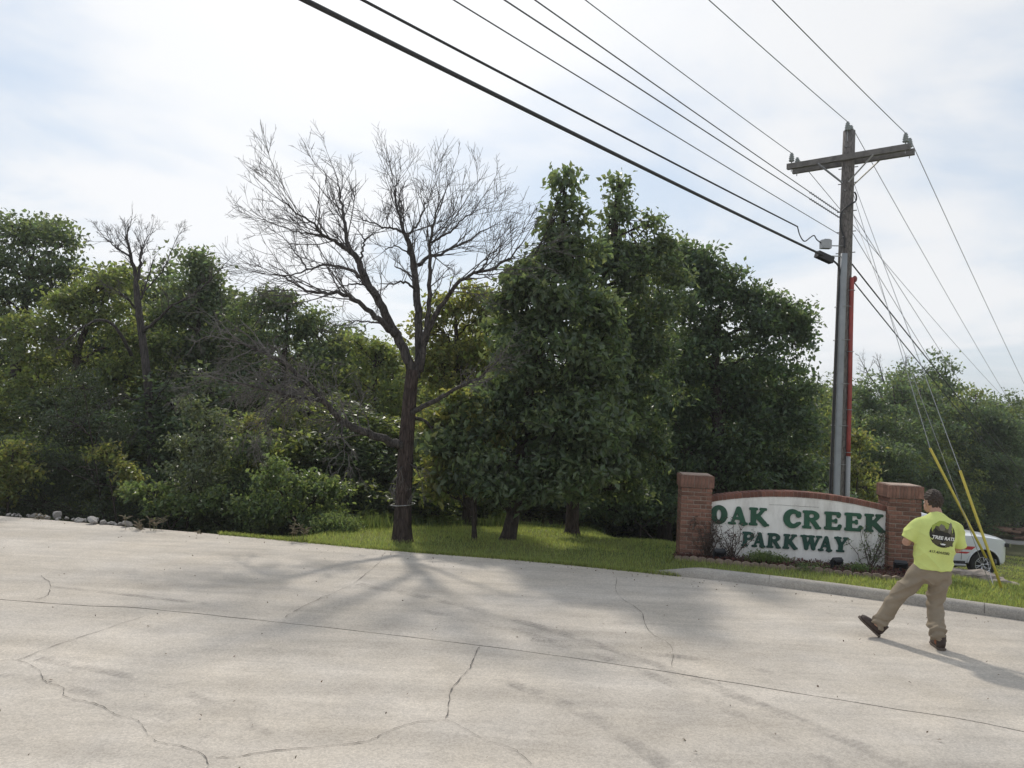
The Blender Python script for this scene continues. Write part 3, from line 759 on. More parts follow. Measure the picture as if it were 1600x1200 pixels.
# low left limb that sweeps out and hangs full of fine grey brush
low = [(634, 700), (612, 690, -.2), (590, 681, -.4), (560, 672, -.6), (532, 657, -.8), (505, 626, -1.0), (480, 598, -1.1), (445, 568, -1.2), (400, 546, -1.2), (355, 530, -1.1)]
bare_limb(dead, low, DT, .085, .018, rg, LM, None, 34, .85, (6.5, 4.2), .25, 0.10, twigm=MAT['brush'], wig=0.2)
bare_limb(dead, [(505, 628, -1.0), (470, 622, -1.3), (430, 612, -1.5), (380, 600, -1.5), (335, 590, -1.4)], DT, .035, .010, rg, LM, None, 26, .75, (6, 4), .1, 0.10, twigm=MAT['brush'], wig=0.2)
bare_limb(dead, [(534, 660, -.8), (536, 690, -1.0), (545, 715, -1.1)], DT, .02, .008, rg, LM, None, 7, .5, (4, 3), .2, 0.16, twigm=MAT['brush'], wig=0.2)
bare_limb(dead, [(480, 600, -1.1), (450, 620, -1.0), (420, 650, -.9), (395, 668, -.8)], DT, .022, .008, rg, LM, None, 14, .6, (5, 4), .2, 0.12, twigm=MAT['brush'], wig=0.2)
bare_limb(dead, [(632, 725), (622, 738, -.3), (615, 758, -.45)], DT, .02, .006, rg, LM, None, 5, .35, (3, 2), .2, 0.16, twigm=MAT['brush'], wig=0.2)
bare_limb(dead, [(640, 720), (652, 735, -.3), (660, 755, -.4)], DT, .016, .005, rg, LM, None, 4, .35, (3, 2), .2, 0.16, twigm=MAT['brush'], wig=0.2)

# ------------------------------------------------------------------ dead snag at left
DS = 20.5
rg = np.random.default_rng(5)
sb = base(240, 800, DS)
snag = thing('dead_snag', 'weathered dead snag with bare broken top rising among the leafy trees at left', 'tree', sb)
Ps = catmull(np.array([sb] + [at(x, y, DS) for x, y in [(238, 740), (235, 660), (230, 590), (222, 525), (215, 470), (213, 445)]]), 6)
a = Acc(); a.tube(Ps, np.interp(np.linspace(0, 1, len(Ps)), [0, .15, .6, 1], [.17, .125, .10, .075]), 12); put('trunk', a, MAT['bark_dead'], snag, True)
sc_ = at(215, 470, DS)
for rows, r0, r1, n1, L1, st in [
 ([(212, 438), (208, 405), (201, 378, -.2), (198, 355, -.3), (192, 338, -.3)], .09, .035, 6, .75, .3),
 ([(212, 436), (216, 408), (220, 382), (221, 360, .1)], .07, .04, 5, .7, .3),
 ([(200, 380, -.2), (182, 368, -.6), (168, 355, -.9), (150, 335, -1.0)], .045, .012, 8, .6, .2),
 ([(219, 385), (224, 360, .3), (228, 345, .5), (238, 330, .6)], .03, .01, 7, .7, .1),
 ([(216, 470), (225, 445, .3), (232, 420, .6), (240, 392, .8)], .05, .02, 5, .6, .3),
 ([(224, 520), (245, 500, -.5), (270, 478, -1), (310, 455, -1.4), (345, 420, -1.6)], .07, .014, 9, .7, .3),
 ([(214, 480), (196, 462, -.4), (180, 450, -.7), (160, 440, -1.0)], .05, .012, 7, .6, .3),
 ([(220, 450), (250, 420, .3), (268, 380, .5), (280, 340, .6)], .03, .008, 7, .6, .3),
 ([(232, 610), (212, 625, -.6), (180, 622, -1.0), (150, 640, -1.3), (125, 668, -1.4)], .035, .008, 8, .6, .2),
 ([(236, 640), (250, 615, -.5), (262, 600, -.8), (275, 570, -1.0)], .03, .01, 6, .6, .3),
 ([(236, 655), (222, 668, -.5), (195, 680, -.8), (160, 695, -1.0)], .022, .007, 9, .5, .2),
 ([(205, 555), (190, 525, -.6), (165, 500, -1.0), (130, 510, -1.3), (105, 530, -1.4)], .07, .03, 5, .6, .5)]:
    bare_limb(snag, rows, DS, r0 * .68, r1 * .68, rg, MAT['bark_dead'], sc_, int(n1 * 1.4), L1 * .8, (5, 3.5), st, shrink=(222, 560, .93, .25) if rows[0][1] < 500 else None)

# ------------------------------------------------------------------ leafy trees one can tell apart
OAK = 'leaf_oak'
zfl = lambda h: (lambda x, y: gz(x, y) + h)
foliage_tree('oak_tree', 'full green oak with leaning trunk and left spire top, beside the bare tree',
  PT([(792, 850), (799, 818), (806, 780), (815, 700), (830, 600), (852, 500), (872, 400), (884, 300)], 15.0), .16,
  PL([(882, 284, 5, 12), (882, 312, 13, 16), (879, 345, 25, 24), (866, 390, 42, 34), (906, 400, 36, 34), (826, 436, 34, 30, -.3), (795, 478, 30, 30, .2), (850, 455, 66, 50, -.4), (905, 470, 72, 60), (812, 515, 44, 52, .3), (850, 560, 90, 70, -.5), (925, 570, 74, 72, .2), (748, 645, 60, 40, -.5), (800, 640, 78, 62, .2),
      (880, 660, 90, 70, -.6), (720, 705, 50, 38, -.7), (770, 728, 70, 42, -.9), (850, 738, 80, 48, -.8), (920, 715, 60, 54, 0), (703, 745, 34, 24, -.7), (812, 778, 42, 20, -.9), (935, 640, 60, 60), (690, 690, 22, 20, -.6)], 15.0, .95),
  880, 38, .155, MAT[OAK], MAT['bark'], 31, clus=.22, zmin=zfl(.75), shell=.5)
foliage_tree('oak_tree', 'tall oak with straight reddish trunk and right spire top, behind the leaning oak',
  PT([(894, 836), (895, 800), (900, 700), (915, 600), (935, 480), (955, 380), (965, 300)], 17.6), .17,
  PL([(967, 284, 4, 12), (967, 312, 11, 16), (964, 345, 21, 22), (958, 385, 38, 34), (990, 425, 48, 40), (1012, 400, 26, 24), (945, 450, 62, 55), (1022, 348, 8, 12, .3), (1036, 378, 26, 22, .4), (1052, 420, 36, 30, .4), (1000, 490, 66, 45, .2), (960, 530, 80, 60), (1005, 590, 58, 60), (950, 630, 78, 62, -.3), (990, 690, 56, 56, -.4), (930, 710, 62, 50, -.6), (905, 770, 44, 24, -.5), (965, 760, 44, 28, -.3)], 17.6, 1.0),
  760, 38, .14, MAT[OAK], MAT['bark_trunk'], 32, clus=.24, zmin=zfl(.9), shell=.5)
foliage_tree('broadleaf_tree', 'dense dark green tree with rounded right side, filling the space left of the pole',
  PT([(1125, 820), (1125, 760), (1122, 680), (1118, 600), (1120, 520), (1130, 460)], 21.0), .24,
  PL([(1078, 418, 46, 34), (1060, 400, 30, 28), (1122, 432, 44, 36), (1165, 452, 36, 30), (1200, 478, 34, 28), (1238, 492, 30, 34), (1090, 475, 60, 45), (1160, 510, 66, 46), (1225, 545, 46, 50), (1100, 560, 70, 50), (1180, 600, 80, 60), (1240, 610, 32, 50), (1070, 620, 56, 52), (1130, 660, 86, 60), (1215, 680, 66, 64), (1060, 700, 52, 50), (1160, 730, 84, 48), (1250, 745, 44, 44), (1080, 760, 66, 36), (1200, 775, 70, 28)], 21.0, .95),
  1150, 38, .15, MAT['leaf_cool'], MAT['bark'], 33, clus=.29, zmin=zfl(.5), shell=.5)
foliage_tree('broadleaf_tree', 'mid green tree in the notch between the spire oaks and the dense dark tree',
  PT([(1040, 815), (1040, 740), (1036, 640), (1030, 540), (1035, 440)], 24.0), .2,
  PL([(1035, 420, 44, 44), (1010, 470, 40, 46), (1040, 560, 60, 50), (1010, 620, 60, 50), (1060, 650, 60, 60), (1020, 720, 70, 60), (1075, 750, 50, 40), (980, 760, 60, 40)], 24.0, 1.0),
  420, 36, .17, MAT['leaf_mid'], MAT['bark'], 34, clus=.36, zmin=zfl(.4), shell=.5)
foliage_tree('broadleaf_tree', 'tall spreading tree with open dome crown at the far left',
  PT([(30, 790), (28, 700), (24, 600), (30, 520), (45, 450), (50, 400)], 26.0), .26,
  PL([(18, 352, 40, 26), (60, 366, 46, 26), (98, 385, 34, 28), (110, 415, 26, 24), (70, 420, 50, 24), (20, 405, 50, 30), (-40, 400, 60, 50), (90, 455, 50, 24), (10, 470, 60, 34), (-40, 500, 60, 50)], 26.0, 1.2),
  360, 34, .17, MAT[OAK], MAT['bark'], 35, clus=.36, shell=.45, twigs=14)
foliage_tree('broadleaf_tree', 'crooked dark-stemmed tree with yellowish lower leaves left of the snag',
  PT([(95, 790), (108, 690), (118, 590), (124, 540), (140, 500), (150, 450)], 22.5), .19,
  PL([(145, 445, 50, 32), (190, 440, 40, 28), (120, 480, 50, 30), (170, 500, 58, 34), (70, 520, 60, 36), (230, 530, 48, 40), (130, 560, 60, 36), (200, 590, 56, 40), (60, 590, 56, 40), (100, 640, 60, 40)], 22.5, 1.0),
  430, 36, .15, MAT['leaf_mid'], MAT['bark'], 36, clus=.32, shell=.5, twigs=12)
foliage_tree('broadleaf_tree', 'round-topped green tree just right of the snag',
  PT([(315, 790), (318, 700), (312, 600), (310, 520), (312, 450)], 24.0), .19,
  PL([(302, 402, 22, 20), (325, 420, 26, 24), (290, 440, 34, 22), (345, 455, 34, 24), (310, 480, 48, 30), (262, 490, 36, 28), (350, 510, 46, 36), (290, 540, 56, 36), (340, 580, 56, 40), (270, 600, 50, 40), (320, 650, 60, 40)], 24.0, 1.0),
  420, 36, .16, MAT['leaf_oak'], MAT['bark'], 37, clus=.33, shell=.5, twigs=10)
foliage_tree('broadleaf_tree', 'airy tree with sky gaps behind the grey hanging brush',
  PT([(440, 800), (438, 700), (442, 600), (446, 530), (450, 480)], 23.0), .17,
  PL([(405, 478, 40, 26), (455, 470, 42, 26), (500, 500, 40, 30), (380, 520, 36, 34), (440, 525, 50, 34), (530, 535, 36, 28), (490, 570, 54, 36), (410, 590, 56, 40), (450, 650, 70, 44), (540, 610, 50, 44)], 23.0, 1.0),
  390, 36, .15, MAT['leaf_oak'], MAT['bark'], 38, clus=.32, shell=.5, twigs=12)
foliage_tree('broadleaf_tree', 'yellow-green tree seen between the stems of the bare tree',
  PT([(600, 810), (598, 720), (590, 640), (585, 580), (590, 530)], 22.0), .15,
  PL([(560, 540, 34, 26), (600, 560, 40, 34), (545, 590, 46, 36), (615, 620, 46, 44), (570, 650, 56, 44), (620, 690, 50, 40), (540, 690, 50, 40)], 22.0, 1.0),
  300, 34, .14, MAT['leaf_mid'], MAT['bark'], 39, clus=.32, shell=.5)
foliage_tree('broadleaf_tree', 'loose yellowish tree between the bare tree and the leaning oak, thick reddish trunk',
  PT([(733, 828), (734, 780), (732, 700), (724, 620), (715, 560), (712, 500)], 18.8), .20,
  PL([(708, 470, 40, 32), (745, 455, 34, 34), (690, 520, 44, 36), (740, 530, 48, 44), (765, 490, 30, 40), (690, 580, 44, 40), (745, 600, 54, 40), (700, 640, 46, 40), (680, 560, 30, 50)], 18.8, 1.0),
  300, 34, .13, MAT['leaf_yellow'], MAT['bark_trunk'], 40, clus=.29, shell=.5, twigs=12)
foliage_tree('oak_sapling', 'young yellowish oak with drooping leaves between the bare trunk and the leaning oak',
  PT([(742, 838), (740, 790), (738, 730), (736, 640)], 14.6), .05,
  PL([(735, 628, 30, 22), (705, 662, 34, 22), (765, 660, 36, 26), (730, 690, 50, 24), (690, 712, 30, 20), (760, 715, 44, 24), (715, 745, 44, 22), (685, 765, 20, 14), (755, 755, 36, 18)], 14.6, 1.0),
  200, 34, .15, MAT['leaf_yellow'], MAT['bark'], 41, clus=.20, shell=.5, twigs=8)
# ------------------------------------------------------------------ woods behind: copies of three edge-of-wood trees
def proto_tree(seed, h, w, leafm, kind, n_cl, leaf):
    rg = np.random.default_rng(seed)
    lobes = []
    for k in range(12):
        f = (k + 0.5) / 12; ww = w * (0.55 + 0.55 * math.sin(math.pi * min(1, 0.18 + f * 0.82))) * 0.42
        an = rg.uniform(0, 6.28); rr = ww * rg.uniform(0.3, 0.9)
        lobes.append((np.array([math.cos(an) * rr, math.sin(an) * rr, 0.6 + f * (h - 1.3)]), (ww * rg.uniform(.7, 1.05), ww * rg.uniform(.7, 1.05), h * rg.uniform(.09, .14))))
    tr = np.array([[0, 0, -0.3], [0.05, 0, 0.8], [rg.normal(0, .15), 0, h * .35], [rg.normal(0, .2), rg.normal(0, .2), h * .65], [rg.normal(0, .3), rg.normal(0, .3), h * .9]])
    return foliage_tree('woodland_tree', kind, tr, .17, lobes, n_cl, 30, leaf, leafm, MAT['bark'], seed, 'trees in the woods behind', clus=.42, shell=.5, twigs=5)
lab = 'leafy tree standing deep in the woods behind the front row'
protos = [proto_tree(51, 9.0, 5.2, MAT['leaf_oak'], lab, 420, .21), proto_tree(52, 8.2, 5.6, MAT['leaf_mid'], lab, 400, .21), proto_tree(53, 9.6, 4.8, MAT['leaf_cool'], lab, 420, .21)]
used = [False] * 3
def place(k, px, top, D, lab_=lab, w=1.0, cut=0.0, group='trees in the woods behind'):
    """stand copy of prototype k so that its top reaches the pixel row TOP"""
    t = protos[k] if not used[k] else copy_thing(protos[k])
    used[k] = True
    p = at(px, top, D); z = float(gz(p[0], p[1])) - cut
    h = (9.0, 8.2, 9.6)[k]; s = max(0.35, (p[2] - z) / h)
    t.location = (p[0], D, z); sx = (0.55 + 0.45 * s) * w
    t.scale = (sx, sx, s); t.rotation_euler = (0, 0, random.uniform(0, 6.28))
    t['label'] = lab_; t['group'] = group
    return t
# first row fills the skyline of the photograph, later rows only have to be behind it
rowA = [(-120, 430, 27, 1), (-30, 520, 24, 0), (60, 520, 28, 1), (170, 500, 28, 2), (250, 505, 27, 0), (370, 500, 29, 1), (470, 520, 28, 0), (560, 545, 28, 2), (640, 545, 26, 1), (720, 520, 26, 0), (800, 500, 25, 1), (900, 480, 24, 2), (990, 480, 27, 0), (1090, 520, 27, 1), (1180, 560, 28, 0), (1265, 615, 36, 2)]
for px, top, D, k in rowA: place(k, px, top, D)
for i, px in enumerate(range(-160, 1260, 105)):
    place(i % 3, px + random.uniform(-25, 25), 560 + random.uniform(-20, 20), 34 + random.uniform(-2, 3))
for i, px in enumerate(range(-200, 1290, 135)):
    place((i + 1) % 3, px + random.uniform(-30, 30), 590 + random.uniform(-14, 14), 44 + random.uniform(-3, 4), w=1.25)
# low growth that closes the view under the crowns
for i, px in enumerate(range(-120, 1250, 88)):
    place((i + 2) % 3, px + random.uniform(-20, 20), 690 + random.uniform(-20, 20), 26.5 + random.uniform(-1.5, 2.0), 'low bushy tree closing the view under the woodland crowns', 1.5, 0.2, 'low trees under the woodland crowns')
for px, top, D, k in [(-20, 600, 22.5, 1), (70, 610, 21.5, 0), (170, 590, 21.8, 1), (285, 600, 21.5, 2), (390, 590, 21, 0), (480, 610, 20.5, 1), (560, 640, 20.5, 0), (640, 650, 20.5, 1), (500, 560, 25, 2), (560, 530, 26, 0), (610, 560, 25, 1), (390, 455, 27, 0), (240, 430, 27, 1), (200, 410, 28, 0)]:
    place(k, px, top, D, 'mid-height leafy tree in the second row of the left wood', 1.1, 0.1, 'second row trees of the left wood')
# right: the wood across the field
lr = 'tree in the far wood across the field right of the pole'
for px, top, D, k in [(1300, 640, 40, 1), (1345, 592, 43, 0), (1385, 580, 46, 2), (1425, 588, 44, 1), (1455, 578, 47, 0), (1492, 556, 46, 2), (1525, 600, 47, 1), (1555, 618, 50, 0), (1590, 628, 52, 2), (1630, 640, 54, 1), (1680, 640, 54, 0),
                      (1318, 612, 35, 2), (1352, 590, 37, 2), (1395, 584, 38, 2), (1438, 590, 40, 2), (1545, 622, 45, 2), (1600, 636, 47, 2), (1320, 660, 37, 2), (1365, 650, 38, 1), (1410, 640, 40, 0), (1460, 640, 42, 1), (1510, 650, 44, 2), (1320, 620, 60, 0), (1400, 620, 62, 1), (1480, 620, 62, 2), (1560, 640, 66, 0), (1620, 640, 66, 1)]:
    place(k, px, top, D, lr, 0.95, 0, 'trees of the far wood')
# bare-topped tree in the far wood
rg = np.random.default_rng(77)
fb = base(1385, 800, 42)
ft = thing('dead_tree', 'bare-topped tree with thin twigs poking above the far wood, right of the pole', 'tree', fb)
a = Acc(); a.tube(np.array([fb, at(1385, 700, 42), at(1388, 620, 42)]), [.2, .15, .1], 8); put('trunk', a, MAT['bark_dead'], ft, True)
for rows in ([(1386, 640), (1372, 606), (1358, 586), (1350, 572)], [(1388, 630), (1384, 606), (1378, 588), (1374, 570)], [(1388, 630), (1400, 610), (1408, 592), (1414, 576)], [(1388, 640), (1408, 615), (1422, 600), (1432, 588)]):
    bare_limb(ft, rows, 42, .07, .02, rg, MAT['twig'], None, 6, .8, (4, 3), .4, cap_r=.028)
# pale trunk at the far edge of the field
a = Acc(); p0 = base(1589, 812, 50); a.tube(catmull([p0, at(1588, 790, 50), at(1586, 745, 50)], 4), [.2] + [.15] * 8, 8)
t = thing('tree_trunk', 'single pale grey bare trunk in front of the far wood at the right edge', 'tree', p0)
put('trunk', a, simple('pale_bark', (0.22, 0.22, 0.2), 0.9, noise=0.3), t, True)
# brush pile of cut wood across the lane
t = thing('log_pile', 'reddish brown heap of cut logs and brush across the field', 'log pile', base(1590, 822, 44))
rg = np.random.default_rng(9); pb = np.array(t.location)
ml = simple('cut_wood', (0.20, 0.12, 0.085), 0.9, noise=0.3, vary=0.3)
for k in range(16):
    a = Acc(); c = pb + np.array([rg.uniform(-1.6, 1.6), rg.uniform(-.5, .5), 0.12 + rg.uniform(0, .55)]); an = rg.uniform(-.5, .5)
    d = np.array([math.cos(an), math.sin(an), rg.uniform(-.12, .12)]) * rg.uniform(.5, .9)
    a.tube([c - d, c, c + d], rg.uniform(.07, .13), 8); put('log', a, ml, t, True)

# ------------------------------------------------------------------ shrubs and saplings under the trees at left
def shrub(name, label, D, rows, n_cl, leaf, mat, seed, clus=.2, ratio=.55, cat='shrub', group=None, basepx=None, per=26, rz=1.0, r0=.04):
    L = PL(rows, D, rz); lowest = min(rows, key=lambda r: -r[1]); bx = basepx or lowest[0]
    b = base(bx, 800, D); m = at(rows[0][0], rows[0][1], D)
    return foliage_tree(name, label, [b, b * .7 + m * .3, b * .35 + m * .65, m], r0, L, n_cl, per, leaf, mat, MAT['bark'], seed, group, clus, cat, .5, 5, .35, zfl(-.1), ratio)
shrub('juniper_tree', 'dark juniper mass at left behind the rocks', 18.0, [(130, 600, 40, 44), (90, 650, 60, 50), (160, 660, 50, 50), (60, 720, 60, 50), (130, 730, 70, 50), (190, 760, 50, 50), (90, 790, 80, 40), (180, 820, 60, 30), (20, 780, 50, 50)], 520, .085, MAT['needle'], 61, .2, .3, 'tree')
shrub('sapling', 'pale leafy sapling catching light right of the snag trunk', 17.0, [(312, 628, 24, 22), (330, 660, 34, 26), (300, 690, 34, 30), (345, 700, 44, 30), (310, 735, 54, 34), (350, 760, 50, 30), (290, 775, 46, 30)], 210, .105, MAT['leaf_pale'], 62, .2, cat='tree')
shrub('shrub', 'low broad green shrub with layered leaves behind the tall seed heads', 16.4, [(250, 790, 40, 16), (300, 795, 50, 18), (235, 768, 30, 16), (330, 780, 30, 20)], 120, .11, MAT['leaf_shrub'], 63, .18)
shrub('shrub', 'yellowish sprig of leaves hanging out between juniper and snag', 17.2, [(165, 705, 20, 12), (190, 725, 20, 16), (200, 755, 16, 20)], 44, .11, MAT['leaf_yellow'], 64, .16)
shrub('shrub', 'yellow-green bush at the left picture edge above the rocks', 17.0, [(20, 705, 34, 20), (-20, 730, 50, 30), (30, 740, 26, 22), (10, 770, 40, 26)], 130, .11, MAT['leaf_yellow'], 65, .18)
shrub('shrub', 'rounded olive green bush left of the weeds by the grass', 16.0, [(420, 735, 30, 24), (470, 750, 40, 26), (510, 770, 30, 24), (440, 785, 50, 26), (490, 800, 46, 20), (400, 790, 36, 24)], 250, .10, MAT['leaf_shrub'], 66, .18)
shrub('shrub', 'dark thicket bush between the pale sapling and the olive bush', 17.2, [(395, 690, 40, 30), (370, 750, 44, 40), (400, 800, 50, 26), (350, 810, 50, 22)], 190, .11, MAT['leaf_oak'], 67, .2)
shrub('shrub', 'bright small yellow-green bush at the dark wood edge under hanging brush', 17.5, [(385, 660, 18, 14), (400, 735, 16, 14), (415, 705, 16, 16)], 40, .11, MAT['leaf_yellow'], 68, .15)
shrub('shrub', 'dark brushy growth behind the bare trunk', 19.0, [(560, 730, 40, 40), (600, 770, 50, 40), (680, 760, 50, 40), (650, 720, 40, 40), (560, 790, 50, 26)], 230, .12, MAT['leaf_oak'], 69, .22)
shrub('shrub', 'dark bush at wood edge between the straight oak and the brick pillar', 20.5, [(960, 780, 50, 34), (1010, 770, 50, 40), (1050, 790, 40, 30), (920, 790, 30, 24)], 220, .12, MAT['leaf_cool'], 70, .22)
shrub('shrub', 'lush yellow-green bush in light beside the foot of the pole', 24.0, [(1345, 690, 20, 20), (1335, 730, 24, 30), (1355, 760, 26, 30), (1330, 790, 30, 26)], 120, .15, MAT['leaf_yellow'], 71, .22)
shrub('shrub', 'yellow-green sunlit bush under the mid green tree left of the sign', 21.5, [(1015, 690, 22, 18), (1040, 715, 26, 18), (1000, 730, 20, 18)], 60, .13, MAT['leaf_yellow'], 72, .18)

# ------------------------------------------------------------------ grass, weeds, seed heads, rocks
def blades(P, h, w, rg, lean=0.35):
    N = len(P); an = rg.uniform(0, 2 * math.pi, N); h = h * rg.uniform(.55, 1.25, N)
    d = np.c_[np.cos(an), np.sin(an), np.zeros(N)]; w = np.broadcast_to(w, (N,))[:, None]
    tip = P + np.c_[np.cos(an + 1.4) * h * lean * rg.uniform(-1, 1, N), np.sin(an + 1.4) * h * lean * rg.uniform(-1, 1, N), h]
    V = np.stack([P - d * w / 2, P + d * w / 2, tip], 1).reshape(-1, 3)
    return V, np.arange(3 * N).reshape(-1, 3)
rg = np.random.default_rng(91)
N = 130000
x = rg.uniform(-6.0, 11.5, N); s = rg.uniform(0, 1, N) ** 1.5 * 9.5 - 0.03
y = E(x) + s
kerb_on = x > KX0 - 0.1
keep = (x > -5.0 - 0.3 * s + rg.normal(0, .25, N)) & ~(kerb_on & (s < 0.23)) & (rg.uniform(0, 1, N) < 0.35 + 0.65 * lawn_mask(x, y))
keep &= (np.abs(x / y) < 0.80)
x, y, s = x[keep], y[keep], s[keep]
patch = 0.75 + 0.35 * _n2(x, y, 1.4) * 0.5
P = np.c_[x, y, gz(x, y) - 0.004]
V, T = blades(P, (0.055 + 0.02 * np.clip(patch, 0, 1.5)), 0.011 + 0.0008 * s, rg, 0.6)
a = Acc(); a.add(V, None, T)
# ragged fringe leaning over the slab where there is no kerb
xe = rg.uniform(-5.0, KX0, 9000); Pe = np.c_[xe, E(xe) + rg.normal(0.02, .03, 9000), np.full(9000, -.01)]
V, T = blades(Pe, 0.07, 0.012, rg, 0.9); a.add(V, None, T)
grass = tag(put('lawn_grass', a, MAT['grass']), 'short green lawn grass along the road edge', 'grass', None, 'stuff')
# rougher grass on the slope at right
N = 42000
D_ = rg.uniform(9, 34, N); x = D_ * rg.uniform(0.42, 0.74, N); y = D_
ok = (y - E(x) > 0.3); x, y = x[ok], y[ok]
V, T = blades(np.c_[x, y, gz(x, y) - .01], 0.07, 0.016 + 0.0008 * y, rg, 0.7)
a = Acc(); a.add(V, None, T)
tag(put('field_grass', a, MAT['grass']), 'sunlit grass of the field sloping down at right', 'grass', None, 'stuff')
# tall weeds at the wood edge
a = Acc()
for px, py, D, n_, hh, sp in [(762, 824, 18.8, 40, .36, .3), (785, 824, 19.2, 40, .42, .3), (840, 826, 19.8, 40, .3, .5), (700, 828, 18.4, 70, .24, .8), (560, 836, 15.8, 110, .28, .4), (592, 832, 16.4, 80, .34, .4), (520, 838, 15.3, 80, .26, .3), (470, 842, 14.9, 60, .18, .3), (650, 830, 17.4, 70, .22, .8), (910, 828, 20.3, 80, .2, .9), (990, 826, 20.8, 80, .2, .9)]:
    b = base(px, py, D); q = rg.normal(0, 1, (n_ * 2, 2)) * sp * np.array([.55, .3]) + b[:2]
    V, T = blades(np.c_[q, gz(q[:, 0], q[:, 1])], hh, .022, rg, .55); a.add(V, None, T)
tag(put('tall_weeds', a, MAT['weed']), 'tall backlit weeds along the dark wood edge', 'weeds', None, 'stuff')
shrub('weed_clump', 'light green leafy weed clump at grass edge left of the bare trunk', 15.0, [(525, 812, 24, 14), (545, 822, 26, 12), (508, 826, 20, 10)], 90, .07, MAT['leaf_shrub'], 73, .12, .35, 'plant', r0=.015)

def seed_head(px, py, h, label, D=None, nst=3):
    p = pg(px, py, 0.0); p[1] += 0.06; p[2] = float(gz(p[0], p[1])) - 0.02
    t = thing('seed_grass', label, 'plant', p, 0, 'tall grasses with seed heads')
    st = Acc(); hd = Acc(); bl = Acc()
    for k in range(nst):
        q = p + np.array([rg.normal(0, .06), rg.normal(0, .04), 0]); hh = h * rg.uniform(.7, 1.1)
        top = q + np.array([rg.normal(0, .08), rg.normal(0, .06), hh]); C = curve3(q, top, 0, rg, 6, .03)
        st.tube(C, np.linspace(.006, .003, 6), 4, False)
        for j in range(9):
            f = rg.uniform(.72, 1); c = q + (top - q) * f; e = c + np.array([rg.normal(0, .07), rg.normal(0, .05), rg.uniform(.0, .07)])
            hd.tube([c, (c + e) / 2 + [0, 0, .01], e], [.003, .009, .004], 4, False)
    q = rg.normal(0, .05, (14, 2)) + p[:2]; V, T = blades(np.c_[q, np.full(14, p[2])], h * .6, .016, rg, .5); bl.add(V, None, T)
    put('stem', st, MAT['straw'], t); o = put('seed_spikes', hd, MAT['straw'], t); o['kind'] = 'stuff'; o = put('blades', bl, MAT['weed'], t); o['kind'] = 'stuff'
seed_head(207, 828, .42, 'leftmost tall seed-head grass of the trio at the end of the rocks')
seed_head(220, 829, .26, 'shortest grass with seed heads, between two taller ones beyond the rocks', nst=2)
seed_head(238, 830, .45, 'tall grass with full seed heads, rightmost of the trio by the rocks', nst=4)
seed_head(290, 833, .2, 'small lone grass with thin seed heads at the dark road edge', nst=2)
seed_head(55, 812, .34, 'reddish brown seed-head stalk rising behind the pale rocks', nst=2)
seed_head(450, 846, .5, 'pale upright dry grass stalk left of the weed clump', nst=2)
seed_head(470, 847, .28, 'tuft of dry tan grass at the left end of the lawn', nst=4)

# rocks
mrock = simple('limestone', (0.30, 0.285, 0.27), 0.9, noise=0.3, nscale=9, bump=.5, bscale=14, vary=.32)
def rock_mesh(seed):
    rg = np.random.default_rng(seed); a = Acc(); a.sphere((0, 0, 0), (1, 1, 1), 10, 7); V = a.V[0]
    for k in range(9):
        d = rg.normal(0, 1, 3); d /= np.linalg.norm(d); lim = rg.uniform(.55, .85); h = V @ d
        V -= np.outer(np.clip(h - lim, 0, None), d)
    V += rg.normal(0, .03, V.shape)
    return mesh_arrays('rock', *a.arrays())
rocks = [rock_mesh(k) for k in range(6)]
for m_ in rocks: m_.materials.append(mrock)
rr = np.random.default_rng(3)
def rock(x, y, z, r, label, group=None, k=None, sc=None):
    o = link('rock', rocks[rr.integers(0, 6) if k is None else k]); o.location = (x, y, z); o.rotation_euler = tuple(rr.uniform(-.5, .5, 2)) + (rr.uniform(0, 6.28),)
    o.scale = sc or (r * rr.uniform(.9, 1.4), r * rr.uniform(.8, 1.2), r * rr.uniform(.6, .85)); return tag(o, label, 'rock', group)
p = pg(82, 811); rock(p[0], p[1] + .12, .07, .14, 'largest round pale rock standing above the row at the road edge', None, 2, (.115, .10, .095))
p = pg(141, 820); rock(p[0], p[1] + .10, .06, .14, 'dark grey wedge-shaped rock in the row at the road edge', None, 4, (.13, .09, .07))
p = pg(195, 824); rock(p[0], p[1] + .10, .05, .12, 'flat-topped pale block, last rock of the row', None, 1, (.13, .09, .06))
for k in range(90):
    f = rr.uniform(0, 1); px = -60 + f * 262 + rr.normal(0, 3); p = pg(px, 806 + 17 * (px / 200)); r = rr.choice([.03, .042, .058, .08], p=[.45, .35, .17, .03])
    dy = abs(rr.normal(0, .16)) + .03
    rock(p[0], p[1] + dy, r * .45 - .05 * dy, r, 'pale limestone rubble rock in the row along the left road edge', 'rubble rocks along the road edge')
# ------------------------------------------------------------------ entrance sign: two brick pillars, white arched panel, letters
ST = math.radians(-5.5)              # right end a little nearer
pl_ = pg(1061, 878, 0.0)
U2 = np.array([math.cos(ST), math.sin(ST), 0.0])
SIGN_W = 3.82; PIL = 0.50; CAPW = 0.55; COURSE = 0.0677; NC = 18; CAPH = 0.205
sc0 = np.array([pl_[0], pl_[1], 0]) + U2 * (SIGN_W / 2) + np.array([-math.sin(ST), math.cos(ST), 0]) * (PIL / 2)
sc0[2] = 0.015
sign = thing('entrance_sign', 'white arched OAK CREEK PARKWAY sign panel between two red brick pillars', 'sign', sc0, ST)
mbrick = simple('brick_clay', (0.185, 0.092, 0.064), 0.9, noise=0.35, nscale=22, bump=.35, bscale=60, vary=.34)
mcapb = simple('cap_brick_clay', (0.205, 0.108, 0.078), 0.9, noise=0.3, nscale=14, bump=.3, bscale=60, vary=.22)
